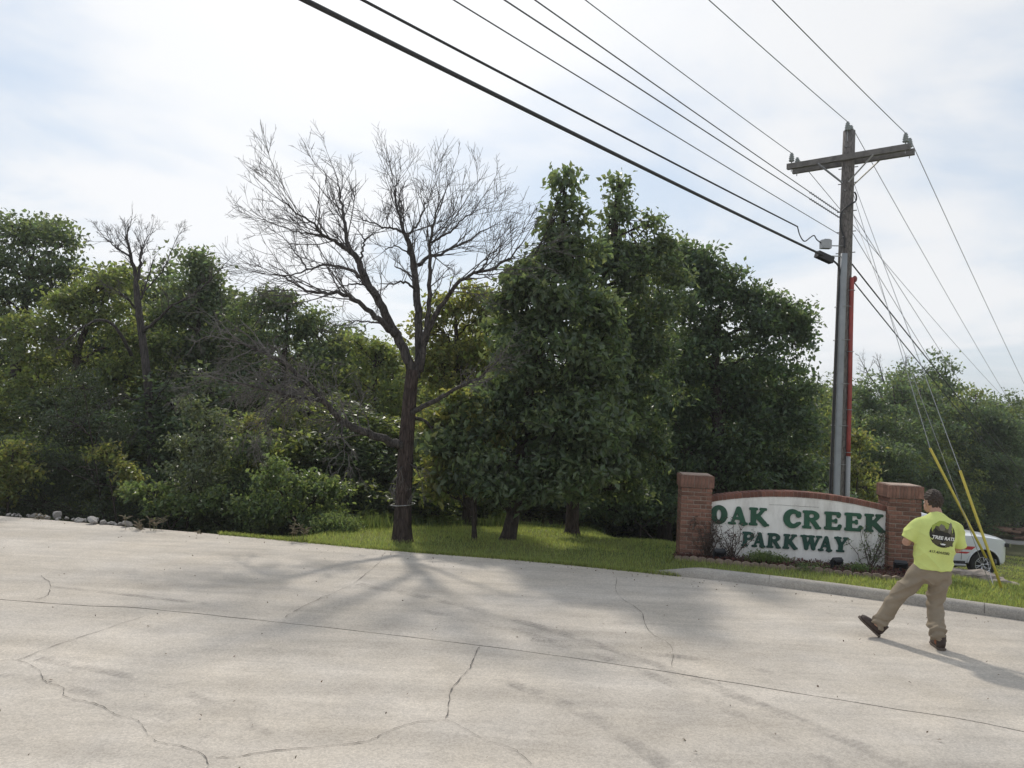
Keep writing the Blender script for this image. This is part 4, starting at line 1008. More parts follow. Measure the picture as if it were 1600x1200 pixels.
mmortar = simple('mortar', (0.30, 0.25, 0.21), 0.95, noise=0.2, nscale=30)
def stucco():
    m, n, l, b = new_mat('white_painted_render')
    tc = n.new('ShaderNodeTexCoord')
    n1 = n.new('ShaderNodeTexNoise'); n1.inputs['Scale'].default_value = 3; n1.inputs['Detail'].default_value = 8; n1.inputs['Roughness'].default_value = .7
    mp = n.new('ShaderNodeMapping'); mp.inputs['Scale'].default_value = (1.6, 1, .5); l.new(tc.outputs['Object'], mp.inputs['Vector']); l.new(mp.outputs[0], n1.inputs['Vector'])
    r = n.new('ShaderNodeValToRGB'); e = r.color_ramp.elements; e[0].position = .30; e[0].color = (.58, .555, .52, 1); e[1].position = .56; e[1].color = (.82, .80, .765, 1)
    l.new(n1.outputs['Fac'], r.inputs['Fac'])
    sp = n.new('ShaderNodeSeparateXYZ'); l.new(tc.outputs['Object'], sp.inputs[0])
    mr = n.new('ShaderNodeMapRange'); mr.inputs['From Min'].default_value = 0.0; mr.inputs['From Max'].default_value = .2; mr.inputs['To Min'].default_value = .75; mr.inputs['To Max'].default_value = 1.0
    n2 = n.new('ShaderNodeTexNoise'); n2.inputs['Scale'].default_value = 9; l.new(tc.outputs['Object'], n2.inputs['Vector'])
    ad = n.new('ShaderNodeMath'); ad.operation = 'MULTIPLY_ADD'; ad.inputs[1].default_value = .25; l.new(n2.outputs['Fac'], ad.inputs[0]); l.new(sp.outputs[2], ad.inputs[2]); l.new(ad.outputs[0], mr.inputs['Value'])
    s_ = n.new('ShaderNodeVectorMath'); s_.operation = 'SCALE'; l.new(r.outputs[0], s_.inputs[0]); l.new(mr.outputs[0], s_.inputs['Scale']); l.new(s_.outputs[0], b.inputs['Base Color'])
    bp = n.new('ShaderNodeBump'); bp.inputs['Strength'].default_value = .25; bp.inputs['Distance'].default_value = .01
    n3 = n.new('ShaderNodeTexNoise'); n3.inputs['Scale'].default_value = 45; n3.inputs['Detail'].default_value = 6; l.new(tc.outputs['Object'], n3.inputs['Vector']); l.new(n3.outputs['Fac'], bp.inputs['Height']); l.new(bp.outputs[0], b.inputs['Normal'])
    b.inputs['Roughness'].default_value = .85
    return m
mpanel = stucco()
bcache = {}
def brick_mesh(lx, ly, lz, mat):
    key = (round(lx, 4), round(ly, 4), round(lz, 4), mat.name)
    if key not in bcache:
        bm = bmesh.new(); bmesh.ops.create_cube(bm, size=1.0); bmesh.ops.scale(bm, vec=(lx, ly, lz), verts=bm.verts)
        bmesh.ops.bevel(bm, geom=bm.edges[:], offset=0.004, segments=1, affect='EDGES')
        me = bpy.data.meshes.new('brick'); bm.to_mesh(me); bm.free(); me.materials.append(mat); bcache[key] = me
    return bcache[key]
rb = np.random.default_rng(12)
def brick(parent, c, size, mat, rot=(0, 0, 0), name='brick'):
    o = bpy.data.objects.new(name, brick_mesh(*size, mat)); COL.objects.link(o); o.parent = parent
    o.location = tuple(np.asarray(c) + rb.normal(0, .0012, 3)); o.rotation_euler = rot; return o
BL, BH, BD, JT = 0.203, 0.0577, 0.09, 0.010
def pillar(xc, label):
    a = Acc(); h = NC * COURSE
    a.box((xc, 0, h / 2 - .1), (PIL / 2 - .008, PIL / 2 - .008, h / 2 + .1)); a.box((xc, 0, h + CAPH / 2), (CAPW / 2 - .008, CAPW / 2 - .008, CAPH / 2 - .008))
    p = put('pillar', a, mmortar, sign, local=True); p['label'] = label
    rows = [[BL, BL, PIL - 2 * BL - 2 * JT - BD - JT], [BL / 2 - JT / 2, BL, BL, PIL - 2.5 * BL - 2.5 * JT - BD - JT]]
    rows[1] = [BL / 2, BL, PIL - 1.5 * BL - 2 * JT - BD - JT]
    for c in range(NC):
        z = c * COURSE + COURSE / 2
        for f in range(4):
            ang = f * math.pi / 2; ca, sa = math.cos(ang), math.sin(ang); u = -PIL / 2
            for L in rows[(c + f) % 2]:
                x_, y_ = u + L / 2, -PIL / 2 + BD / 2
                brick(p, (xc + ca * x_ - sa * y_, sa * x_ + ca * y_, z), (round(L, 3), BD, BH), mbrick, (0, 0, ang)); u += L + JT
    nS = 8; pit = (CAPW - .09) / nS
    for f in range(4):
        ang = f * math.pi / 2; ca, sa = math.cos(ang), math.sin(ang)
        for k in range(nS):
            x_ = -CAPW / 2 + (k + .5) * pit; y_ = -CAPW / 2 + .045
            brick(p, (xc + ca * x_ - sa * y_, sa * x_ + ca * y_, h + CAPH / 2 + .003), (round(pit - .006, 3), BD, CAPH - .006), mcapb, (0, 0, ang), 'cap_brick')
    a = Acc(); a.box((xc, 0, h + CAPH + .006), (CAPW / 2 - .035, CAPW / 2 - .035, .008)); put('cap_slab', a, simple('cap_mortar', (.36, .27, .22), .9, noise=.3), p, local=True)
    return p
XL, XR = -SIGN_W / 2 + PIL / 2, SIGN_W / 2 - PIL / 2
pillar(XL, 'left brick pillar of the sign'); pillar(XR, 'right brick pillar of the sign')
# panel
PW = SIGN_W - 2 * PIL; PY0, PY1 = -0.10, 0.14
def arch(x): return 0.985 + 0.155 * (1 - (x / (PW / 2)) ** 2) + 0.0 * x
nx = 40; xs_ = np.linspace(-PW / 2 - .004, PW / 2 + .004, nx); a = Acc()
Vp = np.vstack([np.c_[xs_, np.full(nx, PY0), np.full(nx, -.12)], np.c_[xs_, np.full(nx, PY0), arch(xs_)], np.c_[xs_, np.full(nx, PY1), arch(xs_)], np.c_[xs_, np.full(nx, PY1), np.full(nx, -.12)]])
i = np.arange(nx - 1); Q = np.vstack([np.stack([i + r * nx, i + 1 + r * nx, i + 1 + (r + 1) * nx, i + (r + 1) * nx], -1) for r in range(3)])
a.add(Vp, Q); panel = put('panel', a, mpanel, sign, local=True)
a = Acc(); a.tube(np.c_[np.linspace(-.45, .35, 12), np.full(12, PY0 - .001), 0.995 + rb.normal(0, .004, 12)], .0025, 4); put('crack', a, MAT['crack'], panel, local=True)
# rowlock course over the arch
a = Acc(); xs2 = np.linspace(-PW / 2 + .002, PW / 2 - .002, nx); h2 = arch(xs2)
Vp = np.vstack([np.c_[xs2, np.full(nx, PY0 - .012), h2 + .004], np.c_[xs2, np.full(nx, PY0 - .012), h2 + .082], np.c_[xs2, np.full(nx, PY1 + .012), h2 + .082], np.c_[xs2, np.full(nx, PY1 + .012), h2 + .004]])
a.add(Vp, np.vstack([np.stack([i + r * nx, i + 1 + r * nx, i + 1 + ((r + 1) % 4) * nx, i + ((r + 1) % 4) * nx], -1) for r in range(4)]))
cope = put('coping', a, simple('dark_mortar', (.22, .15, .12), .95), sign, local=True)
mcope = simple('coping_brick', (.165, .072, .052), .9, noise=.3, nscale=20, vary=.35, bump=.3)
nb = 44
for k in range(nb):
    x_ = -PW / 2 + (k + .5) * PW / nb; sl = -0.155 * 2 * x_ / (PW / 2) ** 2
    brick(cope, (x_, (PY0 + PY1) / 2, float(arch(x_)) + .047), (round(PW / nb - .006, 4), PY1 - PY0 + .035, .089), mcope, (0, -math.atan(sl), 0))

# letters as rounded slab shapes from distance fields -------------------------------------------
def sd_box(X, Y, x0, x1, y0, y1, r=.05):
    cx, cy = (x0 + x1) / 2, (y0 + y1) / 2; r = min(r, (x1 - x0) / 2 - .001, (y1 - y0) / 2 - .001)
    qx = np.abs(X - cx) - (x1 - x0) / 2 + r; qy = np.abs(Y - cy) - (y1 - y0) / 2 + r
    return np.hypot(np.maximum(qx, 0), np.maximum(qy, 0)) + np.minimum(np.maximum(qx, qy), 0) - r
def sd_cap(X, Y, ax, ay, bx, by, r):
    dx, dy = bx - ax, by - ay; t = np.clip(((X - ax) * dx + (Y - ay) * dy) / (dx * dx + dy * dy), 0, 1)
    return np.hypot(X - ax - t * dx, Y - ay - t * dy) - r
def sd_ell(X, Y, cx, cy, a_, b_):
    k = np.hypot((X - cx) / a_, (Y - cy) / b_); return (k - 1) * min(a_, b_)
def smin(L, k=.045):
    d = L[0]
    for e in L[1:]:
        h = np.clip(.5 + .5 * (e - d) / k, 0, 1); d = e * (1 - h) + d * h - k * h * (1 - h)
    return d
def glyph(ch, X, Y):
    B = lambda *q: sd_box(X, Y, *q); C = lambda *q: sd_cap(X, Y, *q); El = lambda *q: sd_ell(X, Y, *q)
    stem = [B(.10, .42, .02, .98), B(0, .52, 0, .13), B(0, .52, .87, 1)]
    if ch == 'O': return np.maximum(El(.5, .5, .52, .53), -El(.5, .5, .155, .30)), 1.02
    if ch == 'C':
        d = np.maximum(np.maximum(El(.52, .5, .52, .53), -El(.60, .5, .24, .30)), -np.maximum(np.abs(Y - .47) - .17, .62 - X))
        return smin([d, C(.86, .70, .90, .80, .12), C(.84, .20, .95, .26, .07)], .04), 1.04
    if ch == 'E': return smin(stem[:1] + [B(0, .95, 0, .15), B(0, .90, .85, 1), C(.84, .80, .86, .86, .11), C(.89, .14, .93, .22, .10), B(.35, .70, .44, .56), C(.69, .44, .69, .56, .07)], .05), 1.02
    if ch == 'K': return smin(stem + [C(.46, .44, .86, .88, .085), B(.64, 1.08, .87, 1), C(.52, .52, .98, .09, .14), B(.84, 1.24, 0, .11)], .04), 1.24
    if ch in 'RP':
        bowl = np.maximum(El(.52, .72, .46, .285), -El(.52, .71, .17, .125)); bowl = np.maximum(bowl, .25 - X)
        top = B(.2, .55, .86, 1.0); stem = [np.maximum(B(.10, .40, .02, .98), -El(.52, .71, .17, .125)), B(0, .52, 0, .13), B(0, .3, .87, 1)]
        if ch == 'P': return smin(stem + [bowl, top], .03), .98
        return smin(stem + [bowl, top, C(.58, .46, .88, .10, .125), B(.74, 1.10, 0, .11)], .03), 1.10
    if ch == 'A':
        d = smin([C(.24, .06, .56, .92, .075), C(.62, .86, .92, .08, .15), B(.34, .82, .28, .40), B(0, .46, 0, .115), B(.68, 1.18, 0, .115)], .04); return d, 1.18
    if ch == 'W': return smin([C(.24, .90, .46, .12, .125), C(.47, .12, .68, .80, .07), C(.70, .88, .92, .12, .125), C(.93, .12, 1.20, .90, .06), B(0, .46, .885, 1), B(.50, .92, .885, 1), B(1.02, 1.40, .885, 1)], .04), 1.40
    if ch == 'Y': return smin([C(.24, .90, .50, .46, .135), C(.86, .90, .56, .46, .07), B(.36, .68, .02, .52), B(.22, .82, 0, .115), B(0, .50, .885, 1), B(.66, 1.04, .885, 1)], .04), 1.04
def contours(F, x, y):
    segs = {}
    ny, nx_ = F.shape
    def pt(k):
        kind, i_, j_ = k
        if kind == 'h': t = F[i_, j_] / (F[i_, j_] - F[i_, j_ + 1]); return (x[j_] + t * (x[j_ + 1] - x[j_]), y[i_])
        t = F[i_, j_] / (F[i_, j_] - F[i_ + 1, j_]); return (x[j_], y[i_] + t * (y[i_ + 1] - y[i_]))
    nbr = {}
    S = F < 0
    for i_ in range(ny - 1):
        for j_ in range(nx_ - 1):
            c = S[i_, j_], S[i_, j_ + 1], S[i_ + 1, j_ + 1], S[i_ + 1, j_]
            if all(c) or not any(c): continue
            e = []
            if c[0] != c[1]: e.append(('h', i_, j_))
            if c[1] != c[2]: e.append(('v', i_, j_ + 1))
            if c[2] != c[3]: e.append(('h', i_ + 1, j_))
            if c[3] != c[0]: e.append(('v', i_, j_))
            for u, v in ((e[0], e[1]),) + (((e[2], e[3]),) if len(e) == 4 else ()):
                nbr.setdefault(u, []).append(v); nbr.setdefault(v, []).append(u)
    loops = []; seen = set()
    for s_ in nbr:
        if s_ in seen: continue
        L = [s_]; seen.add(s_); cur = s_
        while True:
            nx2 = [q for q in nbr[cur] if q not in seen]
            if not nx2: break
            cur = nx2[0]; seen.add(cur); L.append(cur)
        if len(L) > 5: loops.append([pt(k) for k in L])
    return loops
gcache = {}
def letter_mesh(ch, H, depth, shear=0.0):
    key = (ch, round(H, 3), shear)
    if key in gcache: return gcache[key]
    X, Y = np.meshgrid(np.linspace(-.1, 1.55, 100), np.linspace(-.1, 1.1, 74)); F, w = glyph(ch, X, Y)
    loops = contours(F, X[0], Y[:, 0])
    cu = bpy.data.curves.new('glyph', 'CURVE'); cu.dimensions = '2D'; cu.fill_mode = 'BOTH'; cu.extrude = depth; cu.bevel_depth = .004; cu.bevel_resolution = 0
    for L in loops:
        L = L[::1]; sp = cu.splines.new('POLY'); sp.points.add(len(L) - 1)
        for p_, (u, v) in zip(sp.points, L): p_.co = ((u - w / 2 + shear * (v - .5)) * H, (v - .5) * H, 0, 1)
        sp.use_cyclic_u = True
    o = bpy.data.objects.new('glyph', cu); COL.objects.link(o)
    dg = bpy.context.evaluated_depsgraph_get(); me = bpy.data.meshes.new_from_object(o.evaluated_get(dg)); bpy.data.objects.remove(o)
    me.transform(Matrix.Rotation(math.pi / 2, 4, 'X')); gcache[key] = me
    return me
mgreen = simple('green_painted_letter', (0.012, 0.075, 0.040), .55, noise=.25, nscale=10, vary=.22)
mgreen2 = simple('dark_green_painted_letter', (0.006, 0.055, 0.040), .55, noise=.2, nscale=10, vary=.15)
def put_letter(ch, x_, z_, H, wid, shear, mat):
    me = letter_mesh(ch, H, .009, shear)
    if not me.materials: me.materials.append(mat)
    o = bpy.data.objects.new('letter', me); COL.objects.link(o); o.parent = panel; o['label'] = 'green letter ' + ch
    w = me.vertices and (max(v.co.x for v in me.vertices) - min(v.co.x for v in me.vertices))
    o.scale = (wid / w, 1, 1); o.location = (x_, PY0 - .014, z_)
K = (SIGN_W - 2 * PIL) / 265.5
for ch, px, w in zip('OAKCREEK', (1126.5, 1155.8, 1188.0, 1238.5, 1268.0, 1299.6, 1330.2, 1362.5), (26.5, 30.5, 31, 27, 28.5, 26.5, 27, 32)):
    put_letter(ch, (px - 1245.5) * K, .785, .29, w * K, 0.0, mgreen)
for ch, px, w in zip('PARKWAY', (1172, 1189, 1212, 1237, 1267, 1289.6, 1312.5), (19.5, 21.5, 22, 23, 33, 21.5, 21.5)):
    put_letter(ch, (px - 1245.5) * K, .405, .238, w * K, 0.08, mgreen2)

# ------------------------------------------------------------------ planting bed in front of the sign
def SL(x_, y_, z_=0.0):
    """sign-local point to world"""
    c, s_ = math.cos(ST), math.sin(ST); return np.array([sc0[0] + c * x_ - s_ * y_, sc0[1] + s_ * x_ + c * y_, sc0[2] + z_])
bed_edge = catmull([SL(-1.98, -.30), SL(-1.7, -.50), SL(-1.1, -.68), SL(-.5, -.78), SL(.1, -.84), SL(.7, -1.0), SL(1.2, -1.1), SL(1.75, -1.0), SL(2.05, -.55)], 10)
bed_edge[:, 2] = gz(bed_edge[:, 0], bed_edge[:, 1])
rg = np.random.default_rng(101); a = Acc(); n = len(bed_edge)
back = np.array([SL(-1.93 + 3.9 * k / (n - 1), -.06) for k in range(n)]); rows = 7
Vb = []
for r in range(rows):
    t_ = r / (rows - 1); q = bed_edge * (1 - t_) + back * t_; q[:, 2] = gz(q[:, 0], q[:, 1]) + .02 + .05 * math.sin(math.pi * min(1, t_ * 1.2)) * .9 + rg.normal(0, .008, n); Vb.append(q)
i = np.arange(rows - 1)[:, None] * n; j = np.arange(n - 1)[None]
a.add(np.vstack(Vb), np.stack([i + j, i + j + 1, i + n + j + 1, i + n + j], -1).reshape(-1, 4))
mm = simple('red_mulch', (.060, .020, .016), .95, noise=.5, nscale=30, bump=.8, bscale=40)
mulch = tag(put('mulch_bed', a, mm, None), 'dark red bark mulch covering the bed before the sign', 'mulch', None, 'stuff')
N = 3800; a = Acc(); kk = rg.integers(0, n - 1, N); tt = rg.uniform(0.02, 1, N)[:, None]
q = bed_edge[kk] * (1 - tt) + back[kk] * tt; q[:, 2] = gz(q[:, 0], q[:, 1]) + .055 + rg.uniform(-.01, .02, N)
V, T = leaves_arrays(q, .055, rg, 1.0, 0.0, .35); a.add(V, None, T)
mchip = leaf_mat('mulch_chip', (.085, .028, .020), (.05, .02, .015), .05, .6)
o = put('chip_layer', a, mchip, mulch); o['kind'] = 'stuff'
edging = thing('bed_edging', 'low scalloped concrete edging curving along the front of the mulch bed', 'edging', bed_edge[0])
med = simple('edging_concrete', (.25, .19, .15), .9, noise=.25, nscale=20, vary=.15)
d = np.r_[0, np.cumsum(np.linalg.norm(np.diff(bed_edge, axis=0), axis=1))]
a = Acc(); nn = 9; ua = np.linspace(-.065, .065, nn); top = .055 + .022 * np.cos(ua / .065 * math.pi * .5)
Vp = np.vstack([np.c_[ua, np.full(nn, y_), z_] for y_, z_ in ((-.022, np.full(nn, -.08)), (-.022, top), (.022, top), (.022, np.full(nn, -.08)))])
ii = np.arange(nn - 1); a.add(Vp, np.vstack([np.stack([ii + r * nn, ii + 1 + r * nn, ii + 1 + (r + 1) * nn, ii + (r + 1) * nn], -1) for r in range(3)]))
me_e = mesh_arrays('edging_block', *a.arrays()); me_e.materials.append(med)
for k in range(int(d[-1] / .136)):
    s_ = (k + .5) * .136; p_ = np.array([np.interp(s_, d, bed_edge[:, c]) for c in range(3)]); p2 = np.array([np.interp(s_ + .05, d, bed_edge[:, c]) for c in range(3)])
    o = bpy.data.objects.new('edging_block', me_e); COL.objects.link(o); o.parent = edging
    o.location = tuple(p_ - bed_edge[0] + np.array([0, 0, rg.normal(0, .006)])); o.rotation_euler = (rg.normal(0, .04), 0, math.atan2(p2[1] - p_[1], p2[0] - p_[0]) + rg.normal(0, .05))

def bed_shrub(x_, y_, h, label, n_st, leafm, leaf_n, seed, spread=.5, leaf=.035):
    rg = np.random.default_rng(seed); b = SL(x_, y_); b[2] = float(gz(b[0], b[1])) + .02
    t = thing('bed_shrub', label, 'shrub', b); a = Acc(); tips = []
    for k in range(n_st):
        d_ = np.array([rg.normal(0, spread), rg.normal(0, spread * .7), 1.0]); d_ /= np.linalg.norm(d_); L = h * rg.uniform(.6, 1.1)
        C = curve3(b + rg.normal(0, .02, 3) * [1, 1, 0], b + d_ * L, 0, rg, 7, .05); a.tube(C, np.linspace(.007, .003, 7), 4, False)
        for j in range(7):
            f = rg.integers(2, 7); e = C[f] + (d_ * .4 + rg.normal(0, .6, 3)) * rg.uniform(.06, .16); a.tube([C[f], (C[f] + e) / 2, e], [.0035, .003, .002], 3, False); tips += [C[f], e, (C[f] + e) / 2]
    put('stems', a, simple('shrub_stem', (.07, .05, .04), .9), t)
    tips = np.array(tips); q = tips[rg.integers(0, len(tips), leaf_n)] + rg.normal(0, .018, (leaf_n, 3))
    V, T = leaves_arrays(q, leaf, rg, .3, 0.0, .6); c = Acc(); c.add(V, None, T); o = put('leaves', c, leafm, t); o['kind'] = 'stuff'
bed_shrub(-1.48, -.34, .62, 'brown half-dead shrub in front of the left brick pillar', 18, MAT['leaf_bronze'], 620, 111, .32)
bed_shrub(-1.08, -.38, .62, 'sparse twiggy shrub with purplish leaves beside the letter P', 14, MAT['leaf_bronze'], 360, 112, .42)
bed_shrub(1.10, -.36, .62, 'sparse small-leaved shrub at the right end of the white panel', 14, MAT['leaf_oak'], 420, 113, .40)
def clump(x_, y_, h, w, n_, label, seed):
    rg = np.random.default_rng(seed); b = SL(x_, y_); b[2] = float(gz(b[0], b[1])) + .02; t = thing('perennial_clump', label, 'plant', b)
    q = b[:2] + rg.normal(0, 1, (n_, 2)) * np.array([w, w * .5]) * .42; a = Acc(); V, T = blades(np.c_[q, np.full(n_, b[2])], h, .012, rg, 1.1); a.add(V, None, T)
    o = put('blades', a, MAT['leaf_shrub'], t); o['kind'] = 'stuff'
    c = Acc(); q2 = np.c_[np.repeat(q, 2, 0), b[2] + rg.uniform(.02, h, 2 * n_)]; V, T = leaves_arrays(q2 + rg.normal(0, .02, q2.shape), .04, rg); c.add(V, None, T); o = put('leaves', c, MAT['leaf_shrub'], t); o['kind'] = 'stuff'
clump(-.62, -.52, .19, .26, 520, 'bright green leafy clump in the mulch below the letter A of PARKWAY', 121)
clump(-.35, -.50, .12, .18, 260, 'small green tuft just right of the bright clump in the mulch', 122)
clump(.78, -.74, .13, .2, 360, 'low yellowish green tuft between the spotlight and the right shrub', 123)
clump(.02, -.76, .08, .3, 260, 'thin line of grass sprigs along the edging at the middle of the bed', 124)
# spotlights on the ground
mblk = simple('black_lamp_housing', (.012, .014, .018), .45)
mgl = simple('lamp_glass', (.25, .27, .3), .15, spec=.8)
def spot(x_, y_, yaw, label):
    b = SL(x_, y_); b[2] = float(gz(b[0], b[1])) + .04; t = thing('flood_lamp', label, 'lamp', b, ST + yaw, 'ground flood lamps of the sign')
    a = Acc(); a.tube([(0, 0, 0), (0, 0, .07)], .018, 8); put('bracket', a, mblk, t, local=True)
    Rm = np.array(Matrix.Rotation(R(-48), 3, 'X')); a = Acc(); a.box((0, .02, .12), (.09, .06, .03), Rm); a.box((0, .02, .12), (.07, .045, .045), Rm); put('housing', a, mblk, t, local=True)
    a = Acc(); nrm = Rm @ np.array([0, 0, 1]); a.box(np.array([0, .02, .12]) + nrm * .0465, (.06, .036, .002), Rm); put('lens', a, mgl, t, local=True)
    
    for sx in (-.1, .1):
        a = Acc(); a.box((sx, .0, .085), (.006, .02, .07)); put('yoke', a, mblk, t, local=True)
spot(.50, -.62, .5, 'black flood lamp in the mulch right of the middle of the sign')
spot(1.5, -.52, -.3, 'black flood lamp at the foot of the right pillar')
spot(-1.3, -.5, .2, 'black flood lamp half hidden behind the twiggy left shrubs')

# white utility cabinet behind the sign
cb = at(1174, 771, 14.6); g0 = float(gz(cb[0], cb[1]))
t = thing('utility_cabinet', 'white utility cabinet behind the sign with only its lid showing', 'cabinet', (cb[0], cb[1], g0))
mw = simple('white_enamel', (.72, .72, .70), .5, noise=.05)
a = Acc(); hh = cb[2] - g0; a.box((0, 0, hh / 2 - .05), (.17, .17, hh / 2 - .03)); put('housing', a, mw, t, local=True)
a = Acc(); a.box((0, 0, hh - .03), (.195, .195, .035)); put('lid', a, mw, t, local=True)
a = Acc(); a.box((.08, -.176, hh * .6), (.012, .008, .06)); put('latch', a, mblk, t, local=True)

# flat stone slabs right of the person
t = thing('rock_ledge', 'stack of flat weathered limestone slabs in the grass near the guy anchors', 'rocks', pg(1540, 917, -.12))
tb = np.array(t.location); tb[2] = float(gz(tb[0], tb[1])); t.location = tuple(tb)
ms = simple('ledge_limestone', (.24, .205, .175), .92, noise=.4, nscale=7, bump=.8, bscale=10, vary=.15)
rg = np.random.default_rng(131)
for (dx, dy, dz, rx, ry, rz_) in [(-.45, .10, .00, .42, .30, .05), (-.05, .0, .02, .40, .28, .05), (-.30, .14, .085, .44, .24, .04), (.16, -.10, -.02, .30, .26, .045), (-.72, .16, .06, .34, .24, .05), (-.12, .10, .10, .30, .2, .035), (-.6, .2, .13, .3, .2, .035), (.02, -.2, -.02, .34, .2, .04)]:
    a = Acc(); m_ = 18; an = np.arange(m_) * 2 * math.pi / m_; rad = (1 + rg.normal(0, .15, m_)) * (np.abs(np.cos(an + dx)) ** 3 + np.abs(np.sin(an + dx)) ** 3) ** -.28
    ring = lambda k, z_: np.c_[np.cos(an) * rx * rad * k + rg.normal(0, .012, m_), np.sin(an) * ry * rad * k + rg.normal(0, .02, m_), np.full(m_, z_) + rg.normal(0, .012, m_)]
    Vr = np.vstack([ring(1, -rz_ * 1.5), ring(1.03, 0), ring(.97, rz_ * .8), ring(.8, rz_), [[0, 0, rz_ * 1.05]]]); ii = np.arange(3)[:, None] * m_; jj = np.arange(m_)[None]; k2 = (jj + 1) % m_
    a.add(Vr + np.array([dx, dy, dz]), np.stack([ii + jj, ii + k2, ii + m_ + k2, ii + m_ + jj], -1).reshape(-1, 4), np.stack([3 * m_ + jj[0], 3 * m_ + k2[0], np.full(m_, 4 * m_)], -1)); put('slab', a, ms, t, local=True)
# dead leaves lying against the kerb
p_ = pg(1543, 958); a = Acc(); q = np.c_[p_[0] + rg.normal(0, .06, 9), p_[1] - .01 + rg.normal(0, .012, 9), .02 + rg.uniform(0, .03, 9)]; V, T = leaves_arrays(q, .10, rg, .8, 0, .6); a.add(V, None, T)
tag(put('leaf_litter', a, simple('dead_leaf', (.05, .025, .018), .9)), 'dark dead leaves caught against the kerb at right', 'leaves', None, 'stuff')

# grit and leaf bits scattered on the concrete
rg = np.random.default_rng(141); N = 420
x = rg.uniform(-9, 9, N); y = np.where(rg.uniform(0, 1, N) < .55, E(x) - np.abs(rg.normal(0, .35, N)) - .03, rg.uniform(4.5, 12, N)); ok = y < E(x) - .02
q = np.c_[x, y, np.full(N, .012)][ok]; V, T = leaves_arrays(q, .03, rg, 2.5, 0.0, .6); a = Acc(); a.add(V, None, T)
tag(put('road_litter', a, leaf_mat('litter_bits', (.12, .085, .05), (.1, .07, .03), .2, .5)), 'scattered bits of dry leaf and grit on the concrete', 'litter', None, 'stuff')
# ------------------------------------------------------------------ utility pole
DP = 16.0
pb = base(1305, 860, DP); pt_ = at(1327, 205, DP)
pole = thing('utility_pole', 'weathered wooden utility pole with double crossarm and red riser pipe behind the sign', 'utility pole', pb)
mpole = bark_mat('weathered_pole_wood', (0.17, 0.155, 0.145), .3, 14, .35)
marm = simple('crossarm_wood', (.15, .14, .13), .9, noise=.3, nscale=9, bump=.3)
msteel = simple('galvanised_steel', (.34, .34, .34), .55, .6)
mporc = simple('grey_porcelain', (.20, .22, .21), .3, spec=.7)
mguard = simple('grey_riser_guard', (.27, .285, .30), .6, noise=.15, nscale=3)
mred = simple('red_conduit', (.27, .045, .036), .6, noise=.3, nscale=6)
mgreyc = simple('grey_conduit', (.30, .30, .30), .5)
mcab = simple('black_cable', (.02, .02, .022), .6)
mbox = simple('grey_terminal_box', (.33, .34, .35), .5, noise=.1)
pax = pt_ - pb; PLn = np.linalg.norm(pax); pax = pax / PLn
def onpole(py, dx=0.0, dy=0.0):
    """point on the pole axis at the photo row PY, moved sideways and towards the camera"""
    t_ = (at(1315, py, DP)[2] - pb[2]) / pax[2]; return pb + pax * t_ + np.array([dx, -dy, 0])
a = Acc(); a.tube([pb + pax * t_ for t_ in np.linspace(0, PLn, 14)], np.linspace(.175, .120, 14), 20); put('shaft', a, mpole, pole, True)
LD = np.array([.633, .774, 0.]); AD = np.array([.774, -.633, 0.])          # line direction, crossarm direction
arm_c = onpole(249)
for sgn in (-1, 1):
    a = Acc(); c = arm_c + LD * sgn * .175; Rm = np.c_[AD, LD, [0, 0, 1]]; a.box(c, (1.22, .045, .06), Rm)
    o = put('crossarm', a, marm, pole)
for sx in (-1, 1):
    for sgn in (-1, 1):
        a = Acc(); p0 = arm_c + AD * sx * .55 + LD * sgn * .225 + [0, 0, -.05]; p1 = arm_c + AD * sx * .06 + LD * sgn * .15 + [0, 0, -.52]
        a.tube([p0, p1], .018, 4); put('brace', a, msteel, pole)
for sx, up in ((-1.13, .06), (1.13, .06), (0, None)):
    for sgn in (-1, 1):
        c = arm_c + AD * sx + LD * sgn * .175 + [0, 0, .06]
        if up is None: c = onpole(212) + LD * sgn * .12 + np.array([0, 0, .03])
        a = Acc(); prof = [(.012, 0), (.012, .05), (.055, .05), (.062, .07), (.03, .075), (.055, .10), (.06, .115), (.03, .12), (.05, .145), (.055, .155), (.028, .165), (.042, .185), (.045, .2), (.02, .215), (.03, .23), (.0, .24)]
        a.tube([c + [0, 0, z_] for r_, z_ in prof], [max(r_, .002) for r_, z_ in prof], 14, False); put('insulator', a, mporc, pole, True)
        a = Acc(); a.tube([c + [0, 0, -.18], c + [0, 0, .03]], .009, 6); put('pin', a, msteel, pole)
for py in (232, 262, 286, 300, 330, 336, 362, 372, 395):
    a = Acc(); q = onpole(py); dirv = LD if py % 4 < 2 else AD; a.tube([q - dirv * .19, q + dirv * .2], .011, 6); put('bolt', a, msteel, pole)
# riser guard, conduits, cables down the pole
a = Acc()
for py0, py1 in ((398, 872),):
    Pg = [onpole(y_, -.075 - .01 * (y_ - 398) / 474, .125 + .045 * (y_ - 398) / 474) for y_ in np.linspace(py0, py1, 14)]; a.loft(Pg, .066, .045, (1, 0, 0), 16, 3.0)
put('riser_guard', a, mguard, pole, True)
for y_ in (480, 532, 600, 665, 725):
    a = Acc(); th = np.linspace(0, 2 * math.pi, 22); c = onpole(y_, 0, .015); r_ = .162 + .02 * (y_ - 480) / 300
    a.tube(np.c_[c[0] + (r_ + .01) * np.cos(th), c[1] + (r_ + .03) * np.sin(th), np.full(22, c[2])], .006, 5); put('strap', a, msteel, pole)
a = Acc(); a.tube(catmull([onpole(435, .095, .15), onpole(520, .105, .155), onpole(600, .12, .16), onpole(712, .13, .17)], 5), .043, 12); put('red_conduit', a, mred, pole, True)
